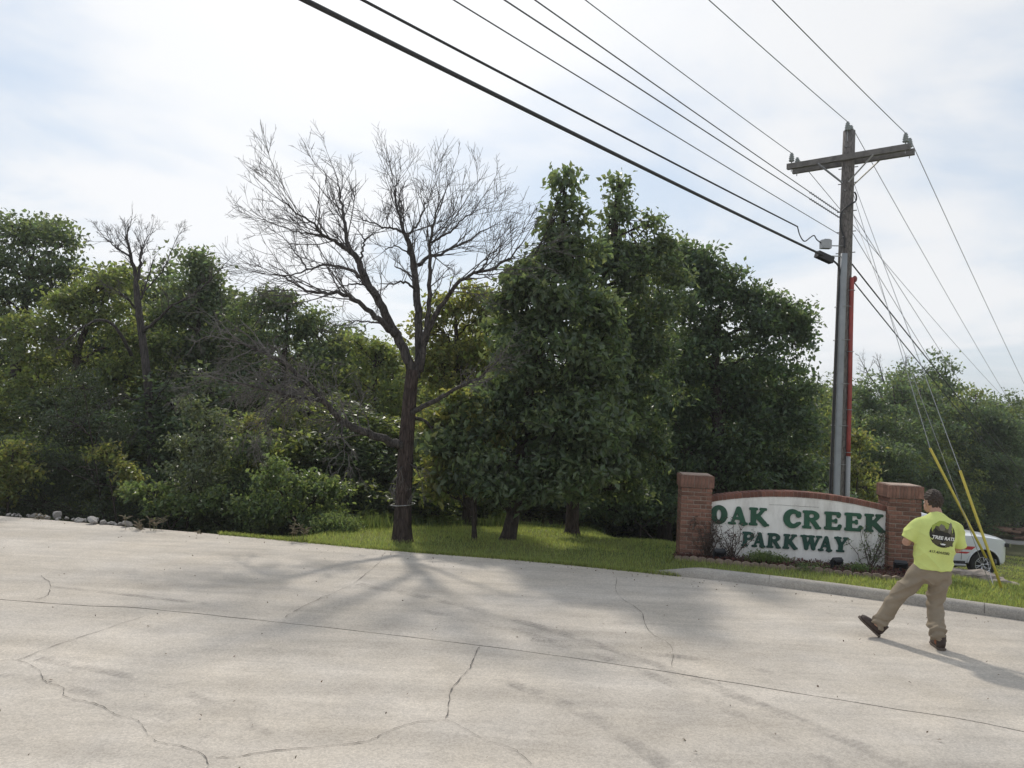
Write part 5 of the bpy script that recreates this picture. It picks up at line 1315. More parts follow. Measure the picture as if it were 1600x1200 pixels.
a = Acc(); a.tube([onpole(712, .13, .17), onpole(790, .14, .175), onpole(872, .15, .18)], .046, 12); put('grey_conduit', a, mgreyc, pole, True)
for y_ in (455, 550, 640, 706):
    a = Acc(); th = np.linspace(0, 2 * math.pi, 14); c = onpole(y_, .095 + .035 * (y_ - 435) / 277, .15 + .02 * (y_ - 435) / 277); a.tube(np.c_[c[0] + .06 * np.cos(th), c[1] + .06 * np.sin(th), np.full(14, c[2])], .007, 5); put('clamp', a, msteel, pole)
a = Acc(); a.tube(catmull([at(1300, 405, DP - .25), onpole(425, -.15, .12), onpole(480, -.165, .12), onpole(600, -.185, .14), onpole(760, -.2, .15), onpole(872, -.2, .15)], 6), .02, 7); put('drop_cable', a, mcab, pole, True)
a = Acc(); a.tube(catmull([onpole(300, .13, .05), onpole(306, .165, .06), onpole(315, .14, .1), onpole(322, .02, .16), onpole(332, -.15, .16), onpole(345, -.19, .15), onpole(360, -.16, .14), onpole(374, -.09, .14), onpole(390, -.07, .14)], 6), .017, 7); put('loop_cable', a, mcab, pole, True)
a = Acc(); c = at(1290, 382, DP - .3); a.box(c, (.10, .07, .085)); a.box(c + [.02, 0, .095], (.06, .05, .012)); put('terminal_box', a, mbox, pole)
a = Acc(); c = at(1288, 402, DP - .35); d_ = at(1300, 407, DP - .3) - at(1276, 396, DP - .4); d_ /= np.linalg.norm(d_); s_ = np.cross(d_, [0, 0, 1]); s_ /= np.linalg.norm(s_); a.box(c, (.19, .07, .065), np.c_[d_, s_, np.cross(s_, d_) * -1]); put('splice_closure', a, mcab, pole)
a = Acc(); a.tube([at(1297, 384, DP - .3), onpole(386, -.1, .1)], .012, 5); put('bracket', a, msteel, pole)
a = Acc(); a.tube([onpole(402, -.1, .1), at(1300, 400, DP - .3)], .012, 5); put('bracket', a, msteel, pole)
a = Acc(); a.sphere(onpole(437, .16, .13), (.05, .05, .07), 10, 8); put('riser_cap', a, simple('red_cap', (.18, .03, .03), .5), pole, True)

# ------------------------------------------------------------------ overhead lines
mwire = simple('bare_wire', (.12, .12, .125), .5, .3)
def wire(name, label, cat, pts, r, mat, group=None, m=6):
    a = Acc(); pts = np.asarray(pts, float); a.tube(pts, r, m); o = put(name, a, mat, None, True); return tag(o, label, cat, group)
def span(p0, d, L, dz, slope, n=40):
    """line from p0 along the plan direction d with the slope it has at p0, end height p0+dz"""
    u = np.linspace(0, 1, n); p0 = np.asarray(p0, float)
    z = slope * L * u + (dz - slope * L) * u * u
    return np.c_[p0[0] + d[0] * L * u, p0[1] + d[1] * L * u, p0[2] + z]
def towards(px0, py0, D0, px1, py1, L=30, n=40):
    """a line that leaves (px0,py0,D0) in the street's direction and passes the sight line through (px1,py1)"""
    p = at(px0, py0, D0); d = ray(px1, py1); nrm = np.cross(d, [0, 0, 1.0])
    o = np.array([0, 0, CAM_H]); t_ = -((p - o) @ nrm) / (-LD @ nrm); q = p - LD * t_; k = (q[1]) / d[1]; zz = CAM_H + d[2] * k
    sl = (zz - p[2]) / t_; return span(p, -LD, L, L * (sl + 0.03 * (L / t_ - 1) * .2), sl - .004, n)
tip = lambda sx, sgn: arm_c + AD * sx + LD * sgn * .175 + np.array([0, 0, .285])
def phase(p, px1, py1): 
    d = ray(px1, py1); nrm = np.cross(d, [0, 0, 1.0]); o = np.array([0, 0, CAM_H]); t_ = ((p - o) @ nrm) / (LD @ nrm); q = p - LD * t_; k = q[1] / d[1]; zz = CAM_H + d[2] * k; sl = (zz - p[2]) / t_
    return span(p, -LD, 34, 34 * sl + .6, sl - .02)
GW = 'overhead lines left of the pole'
topp = onpole(212) + LD * -.12 + np.array([0, 0, .26])
wire('power_line', 'thin bare power line to the left insulator of the crossarm', 'wire', phase(tip(-1.13, -1), 928, 0), .0075, mwire)
wire('power_line', 'thin bare power line to the insulators on the pole top', 'wire', phase(topp, 1118, 0), .0075, mwire)
wire('power_line', 'thin bare power line to the right insulator of the crossarm', 'wire', phase(tip(1.13, -1), 1217, 0), .0075, mwire)
wire('telephone_cable', 'thickest black cable, lowest of the lines left of the pole', 'cable', towards(1286, 399, DP - .4, 470, 0), .023, mcab, None, 8)
wire('telephone_cable', 'second thick black cable ending in a bend at the terminal box', 'cable', towards(1246, 354, DP - 1.0, 562, 0), .0135, mcab, None, 8)
wire('service_line', 'thin line meeting the pole just above the terminal box', 'wire', towards(1311, 366, DP, 705, 0), .007, mwire)
wire('service_line', 'lower of two close lines with spiral wrap meeting the pole below the arm', 'wire', towards(1312, 340, DP, 785, 0), .0085, mwire)
wire('service_line', 'upper of two close lines with spiral wrap meeting the pole below the arm', 'wire', towards(1312, 332, DP, 833, 0), .008, mwire)
wire('cable_bend', 'S-shaped cable bend between the second black cable and the terminal box', 'cable', catmull([at(1246, 354, DP - 1.0), at(1250, 368, DP - .9), at(1257, 377, DP - .8), at(1266, 371, DP - .6), at(1272, 368, DP - .5), at(1276, 374, DP - .4), at(1283, 380, DP - .3)], 6), .012, mcab)
# spiral wraps
for px0, py0, px1, py1 in ((1232, 300, 1312, 340), (1262, 306, 1312, 332)):
    L_ = towards(px1, py1, DP, 785 if py1 == 340 else 833, 0, 30, 240); P = L_[:16]; d_ = P[-1] - P[0]; n_ = 120; t_ = np.linspace(0, 1, n_); c = P[0] + t_[:, None] * d_
    th = t_ * 2 * math.pi * 14; wire('spiral_wrap', 'coiled wrap on the %s of the two close lines by the pole' % ('lower' if py1 == 340 else 'upper'), 'wire', c + np.c_[np.zeros(n_), np.cos(th), np.sin(th)] * .02, .006, mwire, None, 4)
# right of the pole the lines drop into the valley
def away(p, px1, py1, L=60, drop=.02):
    d = ray(px1, py1); nrm = np.cross(d, [0, 0, 1.0]); o = np.array([0, 0, CAM_H]); t_ = -((p - o) @ nrm) / (LD @ nrm); q = p + LD * t_; zz = CAM_H + d[2] * q[1] / d[1]; sl = (zz - p[2]) / t_
    return span(p, LD, L, L * (sl + drop), sl - drop * t_ / L)
wire('power_line', 'rightmost power line falling from the crossarm end to the right picture edge', 'wire', away(tip(1.13, 1), 1590, 580), .0075, mwire)
wire('power_line', 'power line running from the pole top down to the far right wood', 'wire', away(topp + LD * .24, 1545, 575), .0075, mwire)
wire('power_line', 'power line from the left crossarm end passing behind the pole to the right', 'wire', away(tip(-1.13, 1), 1500, 548), .0075, mwire)
wire('service_line', 'thin line leaving the pole right side below the arm towards the far wood', 'wire', away(onpole(333, .13), 1470, 550), .007, mwire)
wire('service_line', 'thin line leaving the pole right side at the level of the terminal box', 'wire', away(onpole(362, .13), 1470, 590), .007, mwire)
wire('telephone_cable', 'upper black cable leaving the pole right side just above the red pipe', 'cable', away(onpole(412, .15), 1445, 556), .016, mcab)
wire('telephone_cable', 'lower black cable leaving from the top of the red pipe', 'cable', away(onpole(440, .2), 1440, 572), .014, mcab)
# guys with yellow guards
myel = simple('yellow_guy_guard', (.52, .42, .06), .5, noise=.1)
def guy(label, p, px0, py0, px1, py1, Dg, gr, anchor):
    g = at(px1, py1, Dg); k = at(px0, py0, Dg + .4); an = np.asarray(anchor)
    t = thing('guy_wire', label, 'guy wire', an); a = Acc(); a.tube([p, k, g, an], .006, 5); put('strand', a, msteel, t)
    a = Acc(); a.tube([k, g * .75 + k * .25, g], gr, 9); put('guard', a, myel, t, True)
g1 = at(1542, 872, 15.2); g1z = float(gz(g1[0], g1[1]))
def solve_D(px, py, lo=11, hi=24):
    for D in np.linspace(lo, hi, 400):
        p = at(px, py, D)
        if p[2] <= float(gz(p[0], p[1])) + .01: return D
    return hi
DA = solve_D(1565, 921); an1 = at(1565, 921, DA) + np.array([0, 0, -.03])
guy('left guy wire whose yellow guard ends in front of the pickup wheel', onpole(300, .12), 1453, 700, 1541, 872, DA + 1.0, .020, an1 + np.array([.05, .25, -.02]))
guy('right guy wire whose yellow guard ends at the stone slabs', onpole(283, .12), 1500, 735, 1565, 919, DA, .020, an1)
wire('guy_strand', 'bare thin guy strand between the two yellow guards', 'guy wire', [onpole(330, .12), an1 + np.array([-.08, .1, 0])], .005, msteel)
# ------------------------------------------------------------------ white pickup parked on the grass
DTR = solve_D(1537, 903, 15, 32)
wp = at(1537, 902, DTR)
tz = float(gz(wp[0], wp[1])) - .02
truck = thing('pickup_truck', 'white pickup with red stripes parked on the grass behind the person', 'pickup truck', (wp[0] , wp[1] + .95, tz))
mwhite = simple('white_car_paint', (.70, .71, .73), .28, spec=.6); mwhite.node_tree.nodes['Principled BSDF'].inputs['Coat Weight'].default_value = .5
mtrim = simple('black_plastic', (.012, .012, .013), .6)
mchrome = simple('bright_alloy', (.62, .62, .64), .3, .85)
mglass = simple('dark_car_glass', (.015, .02, .022), .06, spec=.9)
mtyre = simple('tyre_rubber', (.018, .018, .018), .85)
mredd = simple('red_decal', (.50, .025, .03), .4)
HW = .97; WB = 3.55; WR = .405; AR = .50
def side_y(x_, z_):
    w = HW - .02 * max(0, (z_ - 1.0) / .4) ** 2 - .05 * max(0, (.75 - z_) / .4) ** 2
    if x_ > .25: w -= .52 * ((x_ - .25) / .72) ** 2.6
    if x_ < -4.5: w -= .06 * ((-4.5 - x_) / .3) ** 2
    return w
def top_z(x_):
    return float(np.interp(x_, [-4.8, -1.75, -1.6, -.85, -.7, -.1, .45, .72, .88, .97], [1.34, 1.34, 1.22, 1.22, 1.30, 1.28, 1.22, 1.16, 1.06, .92]))
def bot_z(x_):
    z_ = .46 if -4.4 < x_ < .55 else .50
    for c in (0, -WB):
        if abs(x_ - c) < AR: z_ = max(z_, WR + math.sqrt(AR ** 2 - (x_ - c) ** 2) * .98)
    return z_
xs_ = np.unique(np.r_[np.linspace(-4.8, -WB - AR, 8), -WB + AR * np.cos(np.linspace(math.pi, 0, 19)), np.linspace(-WB + AR, -AR, 20), AR * np.cos(np.linspace(math.pi, 0, 19)), np.linspace(AR, .97, 10)])
NR = 12
def side(sgn):
    a = Acc(); V = []
    for x_ in xs_:
        b_, t_ = bot_z(x_ ), top_z(x_)
        for k in range(NR + 1):
            z_ = b_ + (t_ - b_) * k / NR; V.append([x_, sgn * side_y(x_, z_), z_])
    n, m = len(xs_), NR + 1; i = np.arange(n - 1)[:, None] * m; j = np.arange(m - 1)[None]; a.add(V, np.stack([i + j, i + m + j, i + m + j + 1, i + j + 1], -1).reshape(-1, 4)); return a
for sgn in (-1, 1): put('side_panel', side(sgn), mwhite, truck, True, local=True)
# hood, front and bed cover as one skin over the top
a = Acc(); V = []; m = 15
fx = [x_ for x_ in xs_ if x_ > -.86] 
for x_ in fx:
    t_ = top_z(x_)
    for k in range(m):
        u = -1 + 2 * k / (m - 1); yy = u * side_y(x_, t_); V.append([x_ + (.05 * (1 - u * u) if x_ > .5 else 0), yy, t_ + .055 * (1 - abs(u) ** 3)])
n = len(fx); i = np.arange(n - 1)[:, None] * m; j = np.arange(m - 1)[None]; a.add(V, np.stack([i + j, i + m + j, i + m + j + 1, i + j + 1], -1).reshape(-1, 4)); put('hood', a, mwhite, truck, True, local=True)
a = Acc(); V = []
for z_ in np.linspace(.5, .95, 8):
    for k in range(m):
        u = -1 + 2 * k / (m - 1); V.append([.97 + .05 * (1 - u * u) + .03 * math.sin((z_ - .5) / .45 * math.pi), u * side_y(.97, z_), z_])
i = np.arange(7)[:, None] * m; a.add(V, np.stack([i + j, i + m + j, i + m + j + 1, i + j + 1], -1).reshape(-1, 4)); put('front_bumper', a, mtrim, truck, True, local=True)
for sgn in (-1, 1):
    a = Acc(); a.box((.80, sgn * .74, 1.03), (.11, .10, .055), np.array(Matrix.Rotation(-sgn * -.75, 3, 'Z'))); put('headlight', a, simple('headlight_glass', (.05, .05, .055), .15, spec=.9), truck, local=True)
# bed and floor pan
a = Acc(); a.box((-3.2, 0, .85), (1.55, .88, .36)); a.box((-1.9, 0, .52), (2.6, .80, .06)); put('bed', a, mwhite, truck, local=True)
a = Acc(); a.box((-.1, 0, .72), (.62, .60, .18)); put('engine_bay', a, mtrim, truck, local=True)
# cab
a = Acc(); secs = [(1.26, -2.75, -.72, .93), (1.45, -2.68, -.98, .88), (1.70, -2.58, -1.30, .80), (1.86, -2.45, -1.55, .73), (1.90, -2.3, -1.75, .66)]
V = []
for z_, x0, x1, w in secs:
    for (u, v) in [(x0, -w), ((x0 + x1) / 2, -w), (x1 - .12, -w), (x1, -w * .8), (x1 + .06, 0), (x1, w * .8), (x1 - .12, w), ((x0 + x1) / 2, w), (x0, w)]: V.append([u, v, z_])
mm_ = 9; i = np.arange(len(secs) - 1)[:, None] * mm_; j = np.arange(mm_)[None]; k2 = (j + 1) % mm_
a.add(V, np.stack([i + j, i + k2, i + mm_ + k2, i + mm_ + j], -1).reshape(-1, 4)); b_ = (len(secs) - 1) * mm_
a.add(np.array(V)[b_:], None, [[0, q, q + 1] for q in range(1, 8)]); put('cab', a, mwhite, truck, True, local=True)
for sgn in (-1, 1):
    for x0b, x1b, x0t, x1t in ((-1.72, -.98, -1.72, -1.38), (-2.62, -1.80, -2.52, -1.80)):
        a = Acc(); yb, yt = .895, .785; z0, z1 = 1.36, 1.74
        a.add([[x0b, sgn * (yb + .012), z0], [x1b, sgn * (yb + .012), z0], [x1t, sgn * (yt + .012), z1], [x0t, sgn * (yt + .012), z1]], [[0, 1, 2, 3]]); put('side_window', a, mglass, truck, local=True)
a = Acc(); a.add([[-.80, -.70, 1.34], [-.74, 0, 1.34], [-.80, .70, 1.34], [-1.40, .58, 1.80], [-1.36, 0, 1.80], [-1.40, -.58, 1.80]], [[0, 1, 4, 5], [1, 2, 3, 4]]); put('windshield', a, mglass, truck, local=True)
for sgn in (-1, 1):
    a = Acc(); a.box((-.98, sgn * 1.10, 1.36), (.06, .09, .13)); a.box((-.98, sgn * .99, 1.30), (.03, .08, .03)); o = put('mirror', a, mtrim, truck, local=True)
    a = Acc(); a.tube([(-2.9, sgn * 1.02, .40), (-.62, sgn * 1.02, .40)], .045, 10); put('running_board', a, mchrome, truck, True, local=True)
    a = Acc(); a.box((-1.75, sgn * .955, .47), (1.15, .03, .05)); put('sill_trim', a, mtrim, truck, local=True)
    a = Acc(); a.box((-1.55, sgn * (HW + .012), 1.12), (.10, .02, .02)); put('door_handle', a, mtrim, truck, local=True)
    # door shut line
    a = Acc(); a.tube([(-.72, sgn * (HW + .001), .56), (-.70, sgn * (HW + .001), .9), (-.78, sgn * (side_y(-.7, 1.2) + .001), 1.22)], .006, 4); put('door_gap', a, mtrim, truck, local=True)
    # arch lip
    a = Acc(); th = np.linspace(.1, math.pi - .1, 22)
    for c in (0, -WB):
        a = Acc(); a.tube(np.c_[c + np.cos(th) * (AR + .015), [sgn * (side_y(c + math.cos(q) * AR, .9) + .004) for q in th], WR + np.sin(th) * (AR + .015)], .02, 6); put('arch_lip', a, mwhite, truck, True, local=True)
        a = Acc(); V = []
        th2 = np.linspace(0, math.pi, 16)
        for y_ in (.60, .955): V += [[c + math.cos(q) * AR, sgn * y_ if c == -WB or y_ < .9 else sgn * min(.93, side_y(c + math.cos(q) * AR, .9) - .004), WR + math.sin(q) * AR] for q in th2]
        ii = np.arange(15); a.add(V, np.stack([ii, ii + 1, ii + 17, ii + 16], -1)); a.add(V[:16], None, [[0, q, q + 1] for q in range(1, 15)]); put('wheel_well', a, mtrim, truck, local=True)
    # red stripes on door and fender
    for z0, z1, x0, x1, sk in ((1.00, .87, -1.9, -.28, .12), (.83, .75, -1.9, -.45, .09)):
        a = Acc(); y_ = HW + .004; a.add([[x0, sgn * y_, z0], [x1, sgn * y_, z0 - .03], [x1 - sk, sgn * y_, z1], [x0, sgn * y_, z1 + .02]], [[0, 1, 2, 3]]); put('red_stripe', a, mredd, truck, local=True)
# wheels
def wheel(x_, sgn):
    w = bpy.data.objects.new('wheel', None); COL.objects.link(w); w.parent = truck; w.location = (x_, sgn * .80, WR)
    a = Acc(); prof = [(.25, -.11), (.36, -.125), (.395, -.10), (WR, -.06), (WR, .06), (.395, .10), (.36, .125), (.25, .11), (.25, -.11)]
    m = 40; th = np.arange(m) * 2 * math.pi / m; V = np.vstack([np.c_[np.cos(th) * r_, np.full(m, y_), np.sin(th) * r_] for r_, y_ in prof]); i = np.arange(len(prof) - 1)[:, None] * m; j = np.arange(m)[None]; k2 = (j + 1) % m
    a.add(V, np.stack([i + j, i + k2, i + m + k2, i + m + j], -1).reshape(-1, 4)); put('tyre', a, mtyre, w, True, local=True)
    a = Acc(); V = np.vstack([np.c_[np.cos(th) * r_, np.full(m, sgn * y_), np.sin(th) * r_] for r_, y_ in ((.255, .105), (.238, .115), (.228, .06), (.228, -.05))]); i = np.arange(3)[:, None] * m; a.add(V, np.stack([i + j, i + k2, i + m + k2, i + m + j], -1).reshape(-1, 4))
    a.sphere((0, sgn * .06, 0), (.06, .03, .06), 14, 8)
    for q in range(6):
        an = q * math.pi / 3 + .3
        for off in (-.13, .13):
            a.loft([(math.cos(an + off * .3) * .05, sgn * .065, math.sin(an + off * .3) * .05), (math.cos(an + off) * .14, sgn * .085, math.sin(an + off) * .14), (math.cos(an + off * 1.15) * .235, sgn * .09, math.sin(an + off * 1.15) * .235)], [.02, .016, .02], [.012, .012, .012], (0, 1, 0), 8)
    put('rim', a, mchrome, w, True, local=True)
    a = Acc(); V = np.vstack([[[0, sgn * .02, 0]], np.c_[np.cos(th) * .23, np.full(m, sgn * .02), np.sin(th) * .23]]); a.add(V, None, [[0, 1 + q, 1 + (q + 1) % m] for q in range(m)]); put('spoke_shade_disc', a, mtrim, w, local=True)  # flat black disc added to stand in for the shade behind the spokes
for x_ in (0, -WB):
    for sgn in (-1, 1): wheel(x_, sgn)

# ------------------------------------------------------------------ the person
mskin = simple('skin', (.42, .24, .17), .55, noise=.08, nscale=12)
mhair = simple('brown_hair', (.035, .022, .015), .7, noise=.35, nscale=30, bump=.6, bscale=60)
def cloth(name, col, rough=.85, noise=.06, bump=.25):
    m = simple(name, col, rough, spec=.2, noise=noise, nscale=7, bump=bump, bscale=18); return m
mshirt = cloth('yellow_green_shirt', (.60, .67, .22)); mtrous = cloth('khaki_trousers', (.255, .210, .155)); mboot = simple('brown_boot_leather', (.040, .024, .018), .6, noise=.3, nscale=12); msole = simple('boot_sole', (.10, .075, .06), .85); mtan = simple('tan_boot_panel', (.25, .10, .05), .7)
fp = pg(1463, 1014, 0.0)
PX, PY = fp[0], fp[1]
person = None
YAW = R(-8)                                  # turned to his left
HYAW = YAW + .45
fwd = np.array([-math.sin(YAW), math.cos(YAW), 0]); rgt = np.array([math.cos(YAW), math.sin(YAW), 0])
o3 = np.array([PX, PY, 0.0])
def W(x_, y_, z_): return o3 + np.array([x_, y_, z_])
# joints (x right in the picture, y away, z up)
pel = W(.0, .12, .86); chest = W(.02, .10, 1.27); neck = W(.035, .12, 1.475); head = W(.02, .19, 1.625)
shL = W(.02, .11, 1.375) - rgt * .19; shR = W(.025, .11, 1.36) + rgt * .19
elL = W(-.28, .17, 1.145); elR = W(.335, .17, 1.095)
haL = W(-.06, .48, 1.17); haR = W(.14, .50, 1.16)
hipL = pel - rgt * .10 + [0, 0, -.02]; hipR = pel + rgt * .10 + [0, 0, -.02]
knL = W(-.315, .27, .50); anL = W(-.505, .36, .135); knR = W(.06, .16, .47); anR = W(.025, .02, .10)
def limb(a, P, r, m=18, xd=(1, 0, 0), ry=None): a.loft(catmull(P, 6), np.interp(np.linspace(0, 1, 6 * (len(P) - 1) + 1), np.linspace(0, 1, len(P)), r), np.interp(np.linspace(0, 1, 6 * (len(P) - 1) + 1), np.linspace(0, 1, len(P)), ry or r), xd, m)
def remesh(name, a, mat, parent, vox, smooth_n=8, disp=None, loc=True):
    V, F = a.arrays(o3); me = mesh_arrays(name, V, F); o = link(name, me)
    def mods(o_):
        r_ = o_.modifiers.new('r', 'REMESH'); r_.mode = 'VOXEL'; r_.voxel_size = vox
        s_ = o_.modifiers.new('s', 'SMOOTH'); s_.factor = .5; s_.iterations = smooth_n
    me2 = bake(o, mods); o.data = me2; bpy.data.meshes.remove(me)
    if disp is not None:
        n = len(me2.vertices); co = np.zeros(n * 3, np.float32); me2.vertices.foreach_get('co', co); co = co.reshape(-1, 3); no = np.zeros(n * 3, np.float32); me2.vertices.foreach_get('normal', no); no = no.reshape(-1, 3)
        co = co + no * disp(co)[:, None]; me2.vertices.foreach_set('co', co.ravel().astype(np.float32)); me2.update()
    me2.materials.clear(); me2.materials.append(mat); me2.polygons.foreach_set('use_smooth', np.ones(len(me2.polygons), bool))
    if parent is not None: o.parent = parent
    return o
# body: one continuous surface
a = Acc()
limb(a, [pel + [0, 0, -.02], pel + [0, 0, .03], W(.005, .11, 1.03), W(.015, .10, 1.2), W(.02, .11, 1.36), W(.03, .12, 1.44)], [.12, .15, .15, .165, .17, .09], 22, rgt, [.10, .125, .115, .12, .12, .07])
limb(a, [W(.03, .12, 1.40), neck, W(.025, .17, 1.56)], [.075, .062, .06])
a.sphere(head, (.076, .096, .118), 18, 14, np.array(Matrix.Rotation(HYAW, 3, 'Z') @ Matrix.Rotation(-.35, 3, 'X')))
hf = np.array([-math.sin(HYAW), math.cos(HYAW), -.35]); hr = np.array([math.cos(HYAW), math.sin(HYAW), 0])
a.sphere(head + hf * .05 + [0, 0, -.07], (.05, .06, .055), 12, 8)
a.loft([head + hf * .085 + [0, 0, .012], head + hf * .11 + [0, 0, -.03], head + hf * .095 + [0, 0, -.05]], [.01, .017, .012], [.012, .016, .01], hr, 8)
for s_ in (-1, 1): a.sphere(head + hr * s_ * .078 + [0, 0, -.022] - hf * .002, (.012, .022, .034), 8, 6, np.array(Matrix.Rotation(HYAW + s_ * .25, 3, 'Z')))
for sh, el, ha, s_ in ((shL, elL, haL, -1), (shR, elR, haR, 1)):
    limb(a, [sh, sh * .5 + el * .5, el], [.062, .053, .046]); limb(a, [el, el * .6 + ha * .4, ha], [.047, .043, .028])
    # hand: palm, four fingers curled round the phone, thumb from the side of the palm
    d_ = (ha - el) / np.linalg.norm(ha - el); up_ = np.array([0, 0, 1.0]); inn = -s_ * rgt
    limb(a, [ha, ha + d_ * .045 + inn * .01, ha + d_ * .085 + inn * .025], [.028, .036, .030], 12, up_, [.02, .018, .014])
    for q, ln in enumerate((.068, .078, .074, .058)):
        b0_ = ha + d_ * .085 + inn * .025 + up_ * (.027 - q * .018); b1 = b0_ + d_ * ln * .45 + inn * .012; b2 = b1 + d_ * ln * .2 + inn * ln * .35; limb(a, [b0_ - d_ * .02, b1, b2], [.0095, .009, .0075], 8)
    t0 = ha + d_ * .03 + up_ * .025; limb(a, [t0, t0 + up_ * .025 + inn * .025 + d_ * .02, t0 + up_ * .03 + inn * .05 + d_ * .04], [.012, .011, .009], 8)
for hp, kn, an in ((hipL, knL, anL), (hipR, knR, anR)):
    limb(a, [hp, hp * .5 + kn * .5, kn], [.088, .075, .058]); limb(a, [kn, kn * .6 + an * .4, an], [.056, .055, .038])
person = remesh('person', a, mskin, None, .009, 4)
person.location = tuple(o3); person.scale = (.975, .975, .975)
tag(person, 'person in yellow-green shirt, khaki trousers and brown boots stepping on the concrete, seen from behind', 'person')
# shirt
def shirt_disp(c):
    x_, y_, z_ = c[:, 0], c[:, 1], c[:, 2]
    lo = smooth(1.25, .9, z_); arm = smooth(.22, .30, np.abs(x_ - .01))
    f = .007 * np.sin(22 * x_ + 9 * z_ + 1.2 * np.sin(7 * z_)) * (.35 + lo) + .005 * np.sin(38 * x_ - 17 * z_ + 2) * (.3 + lo) + .004 * np.sin(30 * z_ + 14 * x_ + 10 * y_) * (.4 + arm)
    f += .012 * np.sin(13 * x_ + 5 * z_ + .6) * lo * smooth(-.05, -.15, y_ - .12 + .0 * x_) + .007 * np.sin(26 * (x_ * .8 + z_ * .6)) * smooth(1.1, 1.3, z_) * smooth(.08, .2, np.abs(x_ - .02))
    rid = lambda ph, p_: (1 - np.abs(np.sin(ph))) ** p_
    back = smooth(.02, -.08, y_ - .10)
    f = f * .8 + 1.9 * (.011 * rid(9 * x_ + 4.2 * z_ + .7 * np.sin(6 * z_), 4) * lo * .9 + .010 * rid(7 * x_ - 6 * z_ + 1.1, 5) * lo + .009 * rid(8 * z_ + 6 * np.abs(x_ - .02) + .4, 5) * arm + .006 * rid(5 * x_ + 9 * z_ + 2, 6) * back - .004)
    return f * (.45 + .55 * smooth(.84, .95, z_))
a = Acc()
limb(a, [pel + [0, 0, .0], pel + [0, 0, .03], W(.0, .115, .98), W(.01, .105, 1.12), W(.018, .10, 1.26), W(.022, .11, 1.36), W(.026, .115, 1.42), W(.03, .12, 1.465), W(.034, .13, 1.505)], [.208, .212, .207, .213, .226, .226, .190, .118, .070], 26, rgt, [.154, .156, .154, .158, .156, .144, .122, .090, .068])
for sh, el, k_ in ((shL, elL, .86), (shR, elR, .88)):
    e_ = sh + (el - sh) * k_; nb_ = W(.03, .12, 1.395); limb(a, [nb_ + (sh - nb_) * .45, sh + [0, 0, -.012], sh * .5 + e_ * .5, e_], [.062, .076, .083, .084], 18)
shirt = remesh('shirt', a, mshirt, person, .0075, 14, shirt_disp)
# trousers
def trouser_disp(c):
    x_, y_, z_ = c[:, 0], c[:, 1], c[:, 2]
    ank = smooth(.34, .16, z_); kn = np.exp(-((z_ - .50) / .10) ** 2); hipb = np.exp(-((z_ - .72) / .08) ** 2)
    f = .006 * np.sin(24 * z_ - 18 * x_ + 3 * np.sin(9 * z_)) + .014 * ank * np.sin(70 * z_ + 14 * x_ + 5 * np.sin(16 * y_)) + .010 * kn * np.sin(58 * z_ - 30 * x_) + .009 * hipb * np.sin(45 * z_ + 34 * np.abs(x_)) + .003 * np.sin(18 * z_ + 30 * x_ + 20 * y_)
    rid = lambda ph, p_: (1 - np.abs(np.sin(ph))) ** p_
    f = f * .8 + 1.4 * (.012 * rid(10 * z_ - 9 * x_ + .5, 5) * smooth(.8, .6, z_) + .012 * rid(26 * z_ + 8 * x_ + 3 * y_, 3) * smooth(.36, .14, z_) + .010 * rid(14 * z_ + 10 * x_, 5) * hipb - .004)
    return f
a = Acc()
limb(a, [pel + [0, 0, .10], pel, pel + [0, 0, -.09], pel + [0, 0, -.17]], [.160, .188, .185, .10], 24, rgt, [.115, .138, .140, .09])
limb(a, [hipL + [0, 0, .02], hipL * .55 + knL * .45, knL, knL * .5 + anL * .5, anL + (knL - anL) * .22, anL + (knL - anL) * .02], [.115, .110, .091, .087, .083, .080], 20)
limb(a, [hipR + [0, 0, .02], hipR * .55 + knR * .45, knR, knR * .5 + anR * .5, anR + [0, 0, .09], anR + [0, 0, -.005]], [.115, .109, .091, .089, .085, .081], 20)
trousers = remesh('trousers', a, mtrous, person, .009, 4, trouser_disp)
# boots
def boot(heel, direc, up_, tan=False):
    direc = np.asarray(direc, float); direc /= np.linalg.norm(direc); up_ = np.asarray(up_, float); up_ -= direc * up_.dot(direc); up_ /= np.linalg.norm(up_); side_ = np.cross(direc, up_)
    P = lambda f, u, s__=0: heel + direc * f + up_ * u + side_ * s__
    a = Acc(); a.loft(catmull([P(-.005, .055), P(.04, .060), P(.10, .062), P(.17, .052), P(.23, .043), P(.275, .040)], 4), np.interp(np.linspace(0, 1, 21), [0, .2, .4, .65, .85, 1], [.036, .047, .050, .057, .053, .026]), np.interp(np.linspace(0, 1, 21), [0, .2, .4, .65, .85, 1], [.046, .055, .057, .047, .038, .022]), side_, 18)
    a.loft([P(.045, .05), P(.05, .11), P(.05, .165)], [.052, .054, .056], [.058, .060, .060], side_, 18)
    b = remesh('boot', a, mboot, person, .007, 3)
    a = Acc(); a.loft(catmull([P(-.016, .012), P(.03, .012), P(.10, .012), P(.18, .012), P(.25, .014), P(.288, .020)], 4), np.interp(np.linspace(0, 1, 21), [0, .1, .4, .65, .88, 1], [.025, .047, .048, .061, .053, .025]), .015, side_, 16, 3.0); V, F = a.arrays(o3); me = mesh_arrays('sole', V, F); link('sole', me, msole, b)
    if tan:
        a = Acc(); a.sphere(P(.05, .09, -.036), (.035, .022, .05), 10, 8); V, F = a.arrays(o3); link('side_panel', mesh_arrays('side_panel', V, F), mtan, b)
    a = Acc(); a.tube([P(.085, .115, -.03), P(.1, .125, 0), P(.085, .115, .03)], .006, 5); V, F = a.arrays(o3); link('lace', mesh_arrays('lace', V, F), mtan, b)
    return b
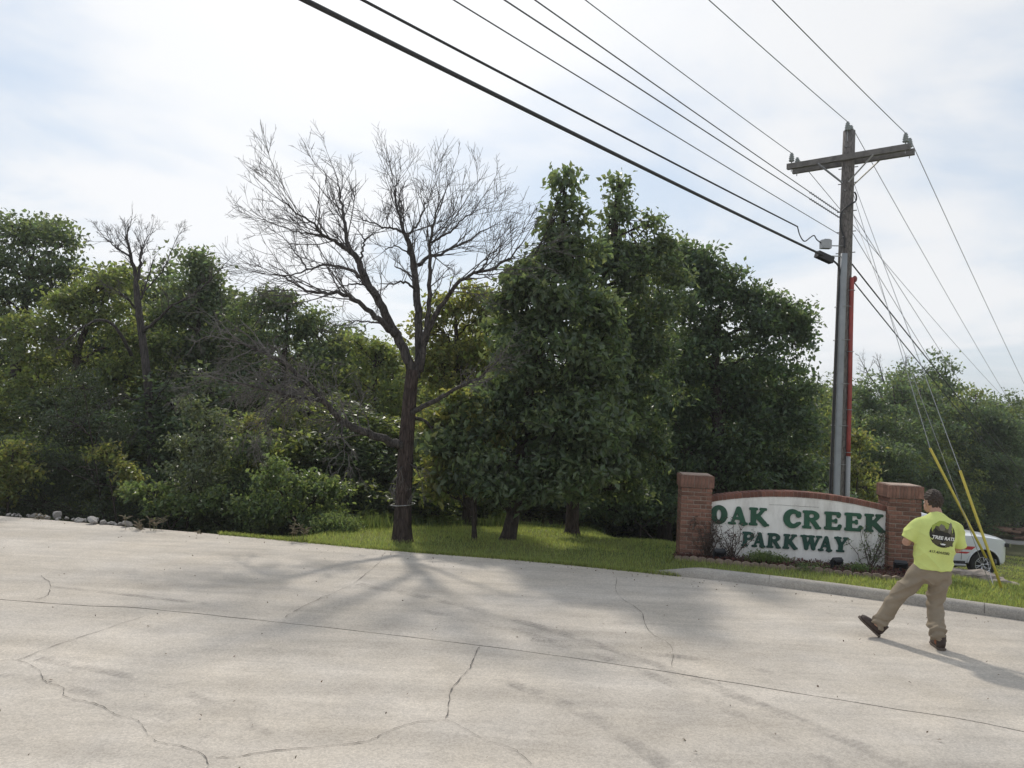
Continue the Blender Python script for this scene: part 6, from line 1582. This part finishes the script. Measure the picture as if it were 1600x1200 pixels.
hl = W(-.475, .37, .012); boot(hl, (-.66, .36, .62), (.55, -.25, .78))
hr_ = W(.035, -.05, .0); boot(hr_, (.20, .97, 0), (0, 0, 1), True)
# hair
a = Acc(); Rh = np.array(Matrix.Rotation(HYAW, 3, 'Z') @ Matrix.Rotation(-.35, 3, 'X'))
a.sphere(head + [0, 0, .022] - hf * .014, (.090, .106, .112), 20, 14, Rh); a.sphere(head - hf * .045 + [0, 0, -.03], (.074, .06, .075), 14, 10, Rh)
def hair_disp(c): return .006 * np.sin(120 * c[:, 0] + 60 * c[:, 2]) * np.sin(90 * c[:, 2] + 40 * c[:, 0] + 30 * c[:, 1]) + .004 * np.sin(170 * c[:, 0] - 110 * c[:, 2])
hair = remesh('hair', a, mhair, person, .007, 2, hair_disp)
# keep the face clear of hair
me = hair.data; bm = bmesh.new(); bm.from_mesh(me); hc = Vector(head - o3)
gone = [v for v in bm.verts if (v.co - hc).dot(Vector(hf)) > .045 and v.co.z < hc.z + .06 or (v.co - hc).z < -.085]
bmesh.ops.delete(bm, geom=gone, context='VERTS'); bm.to_mesh(me); bm.free()
# eyes, brows and mouth on the lowered face
for s_ in (-1, 1):
    a = Acc(); a.sphere(head + hf * .083 + hr * s_ * .03 + [0, 0, .005], .012, 10, 8); V, F = a.arrays(o3); link('eye', mesh_arrays('eye', V, F), simple('eye_white', (.6, .58, .55), .3), person)
a = Acc(); a.tube([head + hf * .098 + hr * q + [0, 0, -.075] for q in (-.022, 0, .022)], .005, 6); V, F = a.arrays(o3); link('mouth', mesh_arrays('mouth', V, F), simple('lip', (.32, .12, .10), .5), person)
# phone in his hands: a thing of its own
pc = (haL + haR) / 2 + fwd * .10 + [0, 0, .03]
t = thing('phone', 'dark phone held in the hands of the person, hidden in front of the body', 'phone', pc)
a = Acc(); Rp = np.array(Matrix.Rotation(YAW, 3, 'Z') @ Matrix.Rotation(-.9, 3, 'X')); a.box((0, 0, 0), (.037, .004, .075), Rp); put('case', a, mtrim, t, local=True)
a = Acc(); a.box(Rp @ np.array([0, -.0048, 0]), (.033, .0008, .07), Rp); put('screen', a, mglass, t, local=True)
# print on the back of the shirt -------------------------------------------------
dg = bpy.context.evaluated_depsgraph_get(); bvh = BVHTree.FromObject(shirt, dg)
bn = np.array([math.sin(YAW), -math.cos(YAW), 0.0]); roll_ = R(-5)
pcx = W(.030, 0, 1.275) - o3; PS = 1.27
def project(pts2, lift):
    out = []
    for u, v in pts2:
        u, v = u * PS, v * PS
        uu = u * math.cos(roll_) - v * math.sin(roll_); vv = u * math.sin(roll_) + v * math.cos(roll_)
        org = Vector(pcx + rgt * uu + np.array([0, 0, vv]) + bn * .6); hit = bvh.ray_cast(org, Vector(-bn))
        q = hit[0] if hit[0] is not None else org + Vector(-bn) * .5
        out.append(np.array(q) + bn * lift)
    return np.array(out)
def print_mesh(name, V2, faces, lift, mat):
    me = bpy.data.meshes.new(name); me.from_pydata([tuple(q) for q in project(V2, lift)], [], faces); me.materials.append(mat); o = link(name, me, None, shirt); return o
def disc(name, cx, cy, r_, lift, mat, sx=1.0, wob=0.0, rot=0.0, nr=6, m=30):
    V2 = [(cx, cy)]; F = []
    for i_ in range(1, nr + 1):
        for j_ in range(m):
            an = 2 * math.pi * j_ / m; k_ = r_ * i_ / nr * (1 + wob * math.sin(5 * an + cx * 90) + wob * .6 * math.sin(9 * an + cy * 70)); u, v = k_ * sx * math.cos(an), k_ * math.sin(an)
            V2.append((cx + u * math.cos(rot) - v * math.sin(rot), cy + u * math.sin(rot) + v * math.cos(rot)))
    for j_ in range(m): F.append([0, 1 + j_, 1 + (j_ + 1) % m])
    for i_ in range(nr - 1):
        for j_ in range(m): b_ = 1 + i_ * m; F.append([b_ + j_, b_ + m + j_, b_ + m + (j_ + 1) % m, b_ + (j_ + 1) % m])
    return print_mesh(name, V2, F, lift, mat)
ik = lambda nm, c: simple(nm, c, .8)
mblack = ik('print_black', (.018, .017, .012)); mol = ik('print_olive', (.075, .068, .035)); mgr = ik('print_grey', (.16, .145, .11)); mwt = ik('print_white', (.75, .75, .72)); mgn = ik('print_green', (.30, .36, .06))
disc('print_roundel', 0, 0, .112, .0025, mblack)
disc('print_field', -.005, .035, .080, .0036, mgn, 1.15, .05); disc('print_shape', -.03, .02, .05, .0046, mol, 1.2, .10); disc('print_shape', .03, .012, .045, .0046, mol, 1.3, .12)
disc('print_shape', -.015, .06, .028, .0054, mgr, .9, .10); disc('print_shape', .055, .06, .052, .0054, mgr, .30, .05, -.25); disc('print_shape', -.06, .02, .03, .0054, mblack, .5, .1, .4); disc('print_shape', -.015, -.01, .04, .0060, mblack, 2.0, .08)
disc('print_shape', .05, -.07, .03, .0046, mol, 1.5, .15); disc('print_shape', -.05, -.065, .025, .0046, mol, 1.4, .15); disc('print_shape', .0, -.082, .007, .0054, mwt, 3.2, .05)
def text2d(txt, size, cx, cy, lift, mat, shear=0.0, name='print_text', off=0.0):
    cu = bpy.data.curves.new('txt', 'FONT'); cu.body = txt; cu.size = size; cu.align_x = 'CENTER'; cu.align_y = 'CENTER'; cu.shear = shear; cu.offset = off; cu.resolution_u = 3
    o = bpy.data.objects.new('txt', cu); COL.objects.link(o); d_ = bpy.context.evaluated_depsgraph_get(); me = bpy.data.meshes.new_from_object(o.evaluated_get(d_)); bpy.data.objects.remove(o)
    V2 = [(v.co.x + cx, v.co.y + cy) for v in me.vertices]; F = [list(p_.vertices) for p_ in me.polygons]
    return print_mesh(name, V2, F, lift, mat)
text2d('TREE RATS', .040, .004, -.030, .0072, mwt, .15, off=.0012)
text2d('417.454.0282', .031, -.012, -.160, .0030, mblack, 0, off=.0006)
# ------------------------------------------------------------------ the hazy summer air
hz = bpy.data.meshes.new('haze'); bm = bmesh.new(); bmesh.ops.create_cube(bm, size=1.0); bm.to_mesh(hz); bm.free()
haze = tag(link('haze', hz), 'thin pale summer haze filling the air over the whole place', 'haze', None, 'stuff')
haze.location = (60, 330, 15); haze.scale = (2200, 1300, 64)
m = bpy.data.materials.new('haze_air'); m.use_nodes = True; nt = m.node_tree; nt.nodes.clear()
out = nt.nodes.new('ShaderNodeOutputMaterial'); vol = nt.nodes.new('ShaderNodeVolumePrincipled')
vol.inputs['Color'].default_value = (.92, .95, 1.0, 1); vol.inputs['Density'].default_value = 0.0006; vol.inputs['Anisotropy'].default_value = 0.35
nt.links.new(vol.outputs[0], out.inputs['Volume']); hz.materials.append(m)
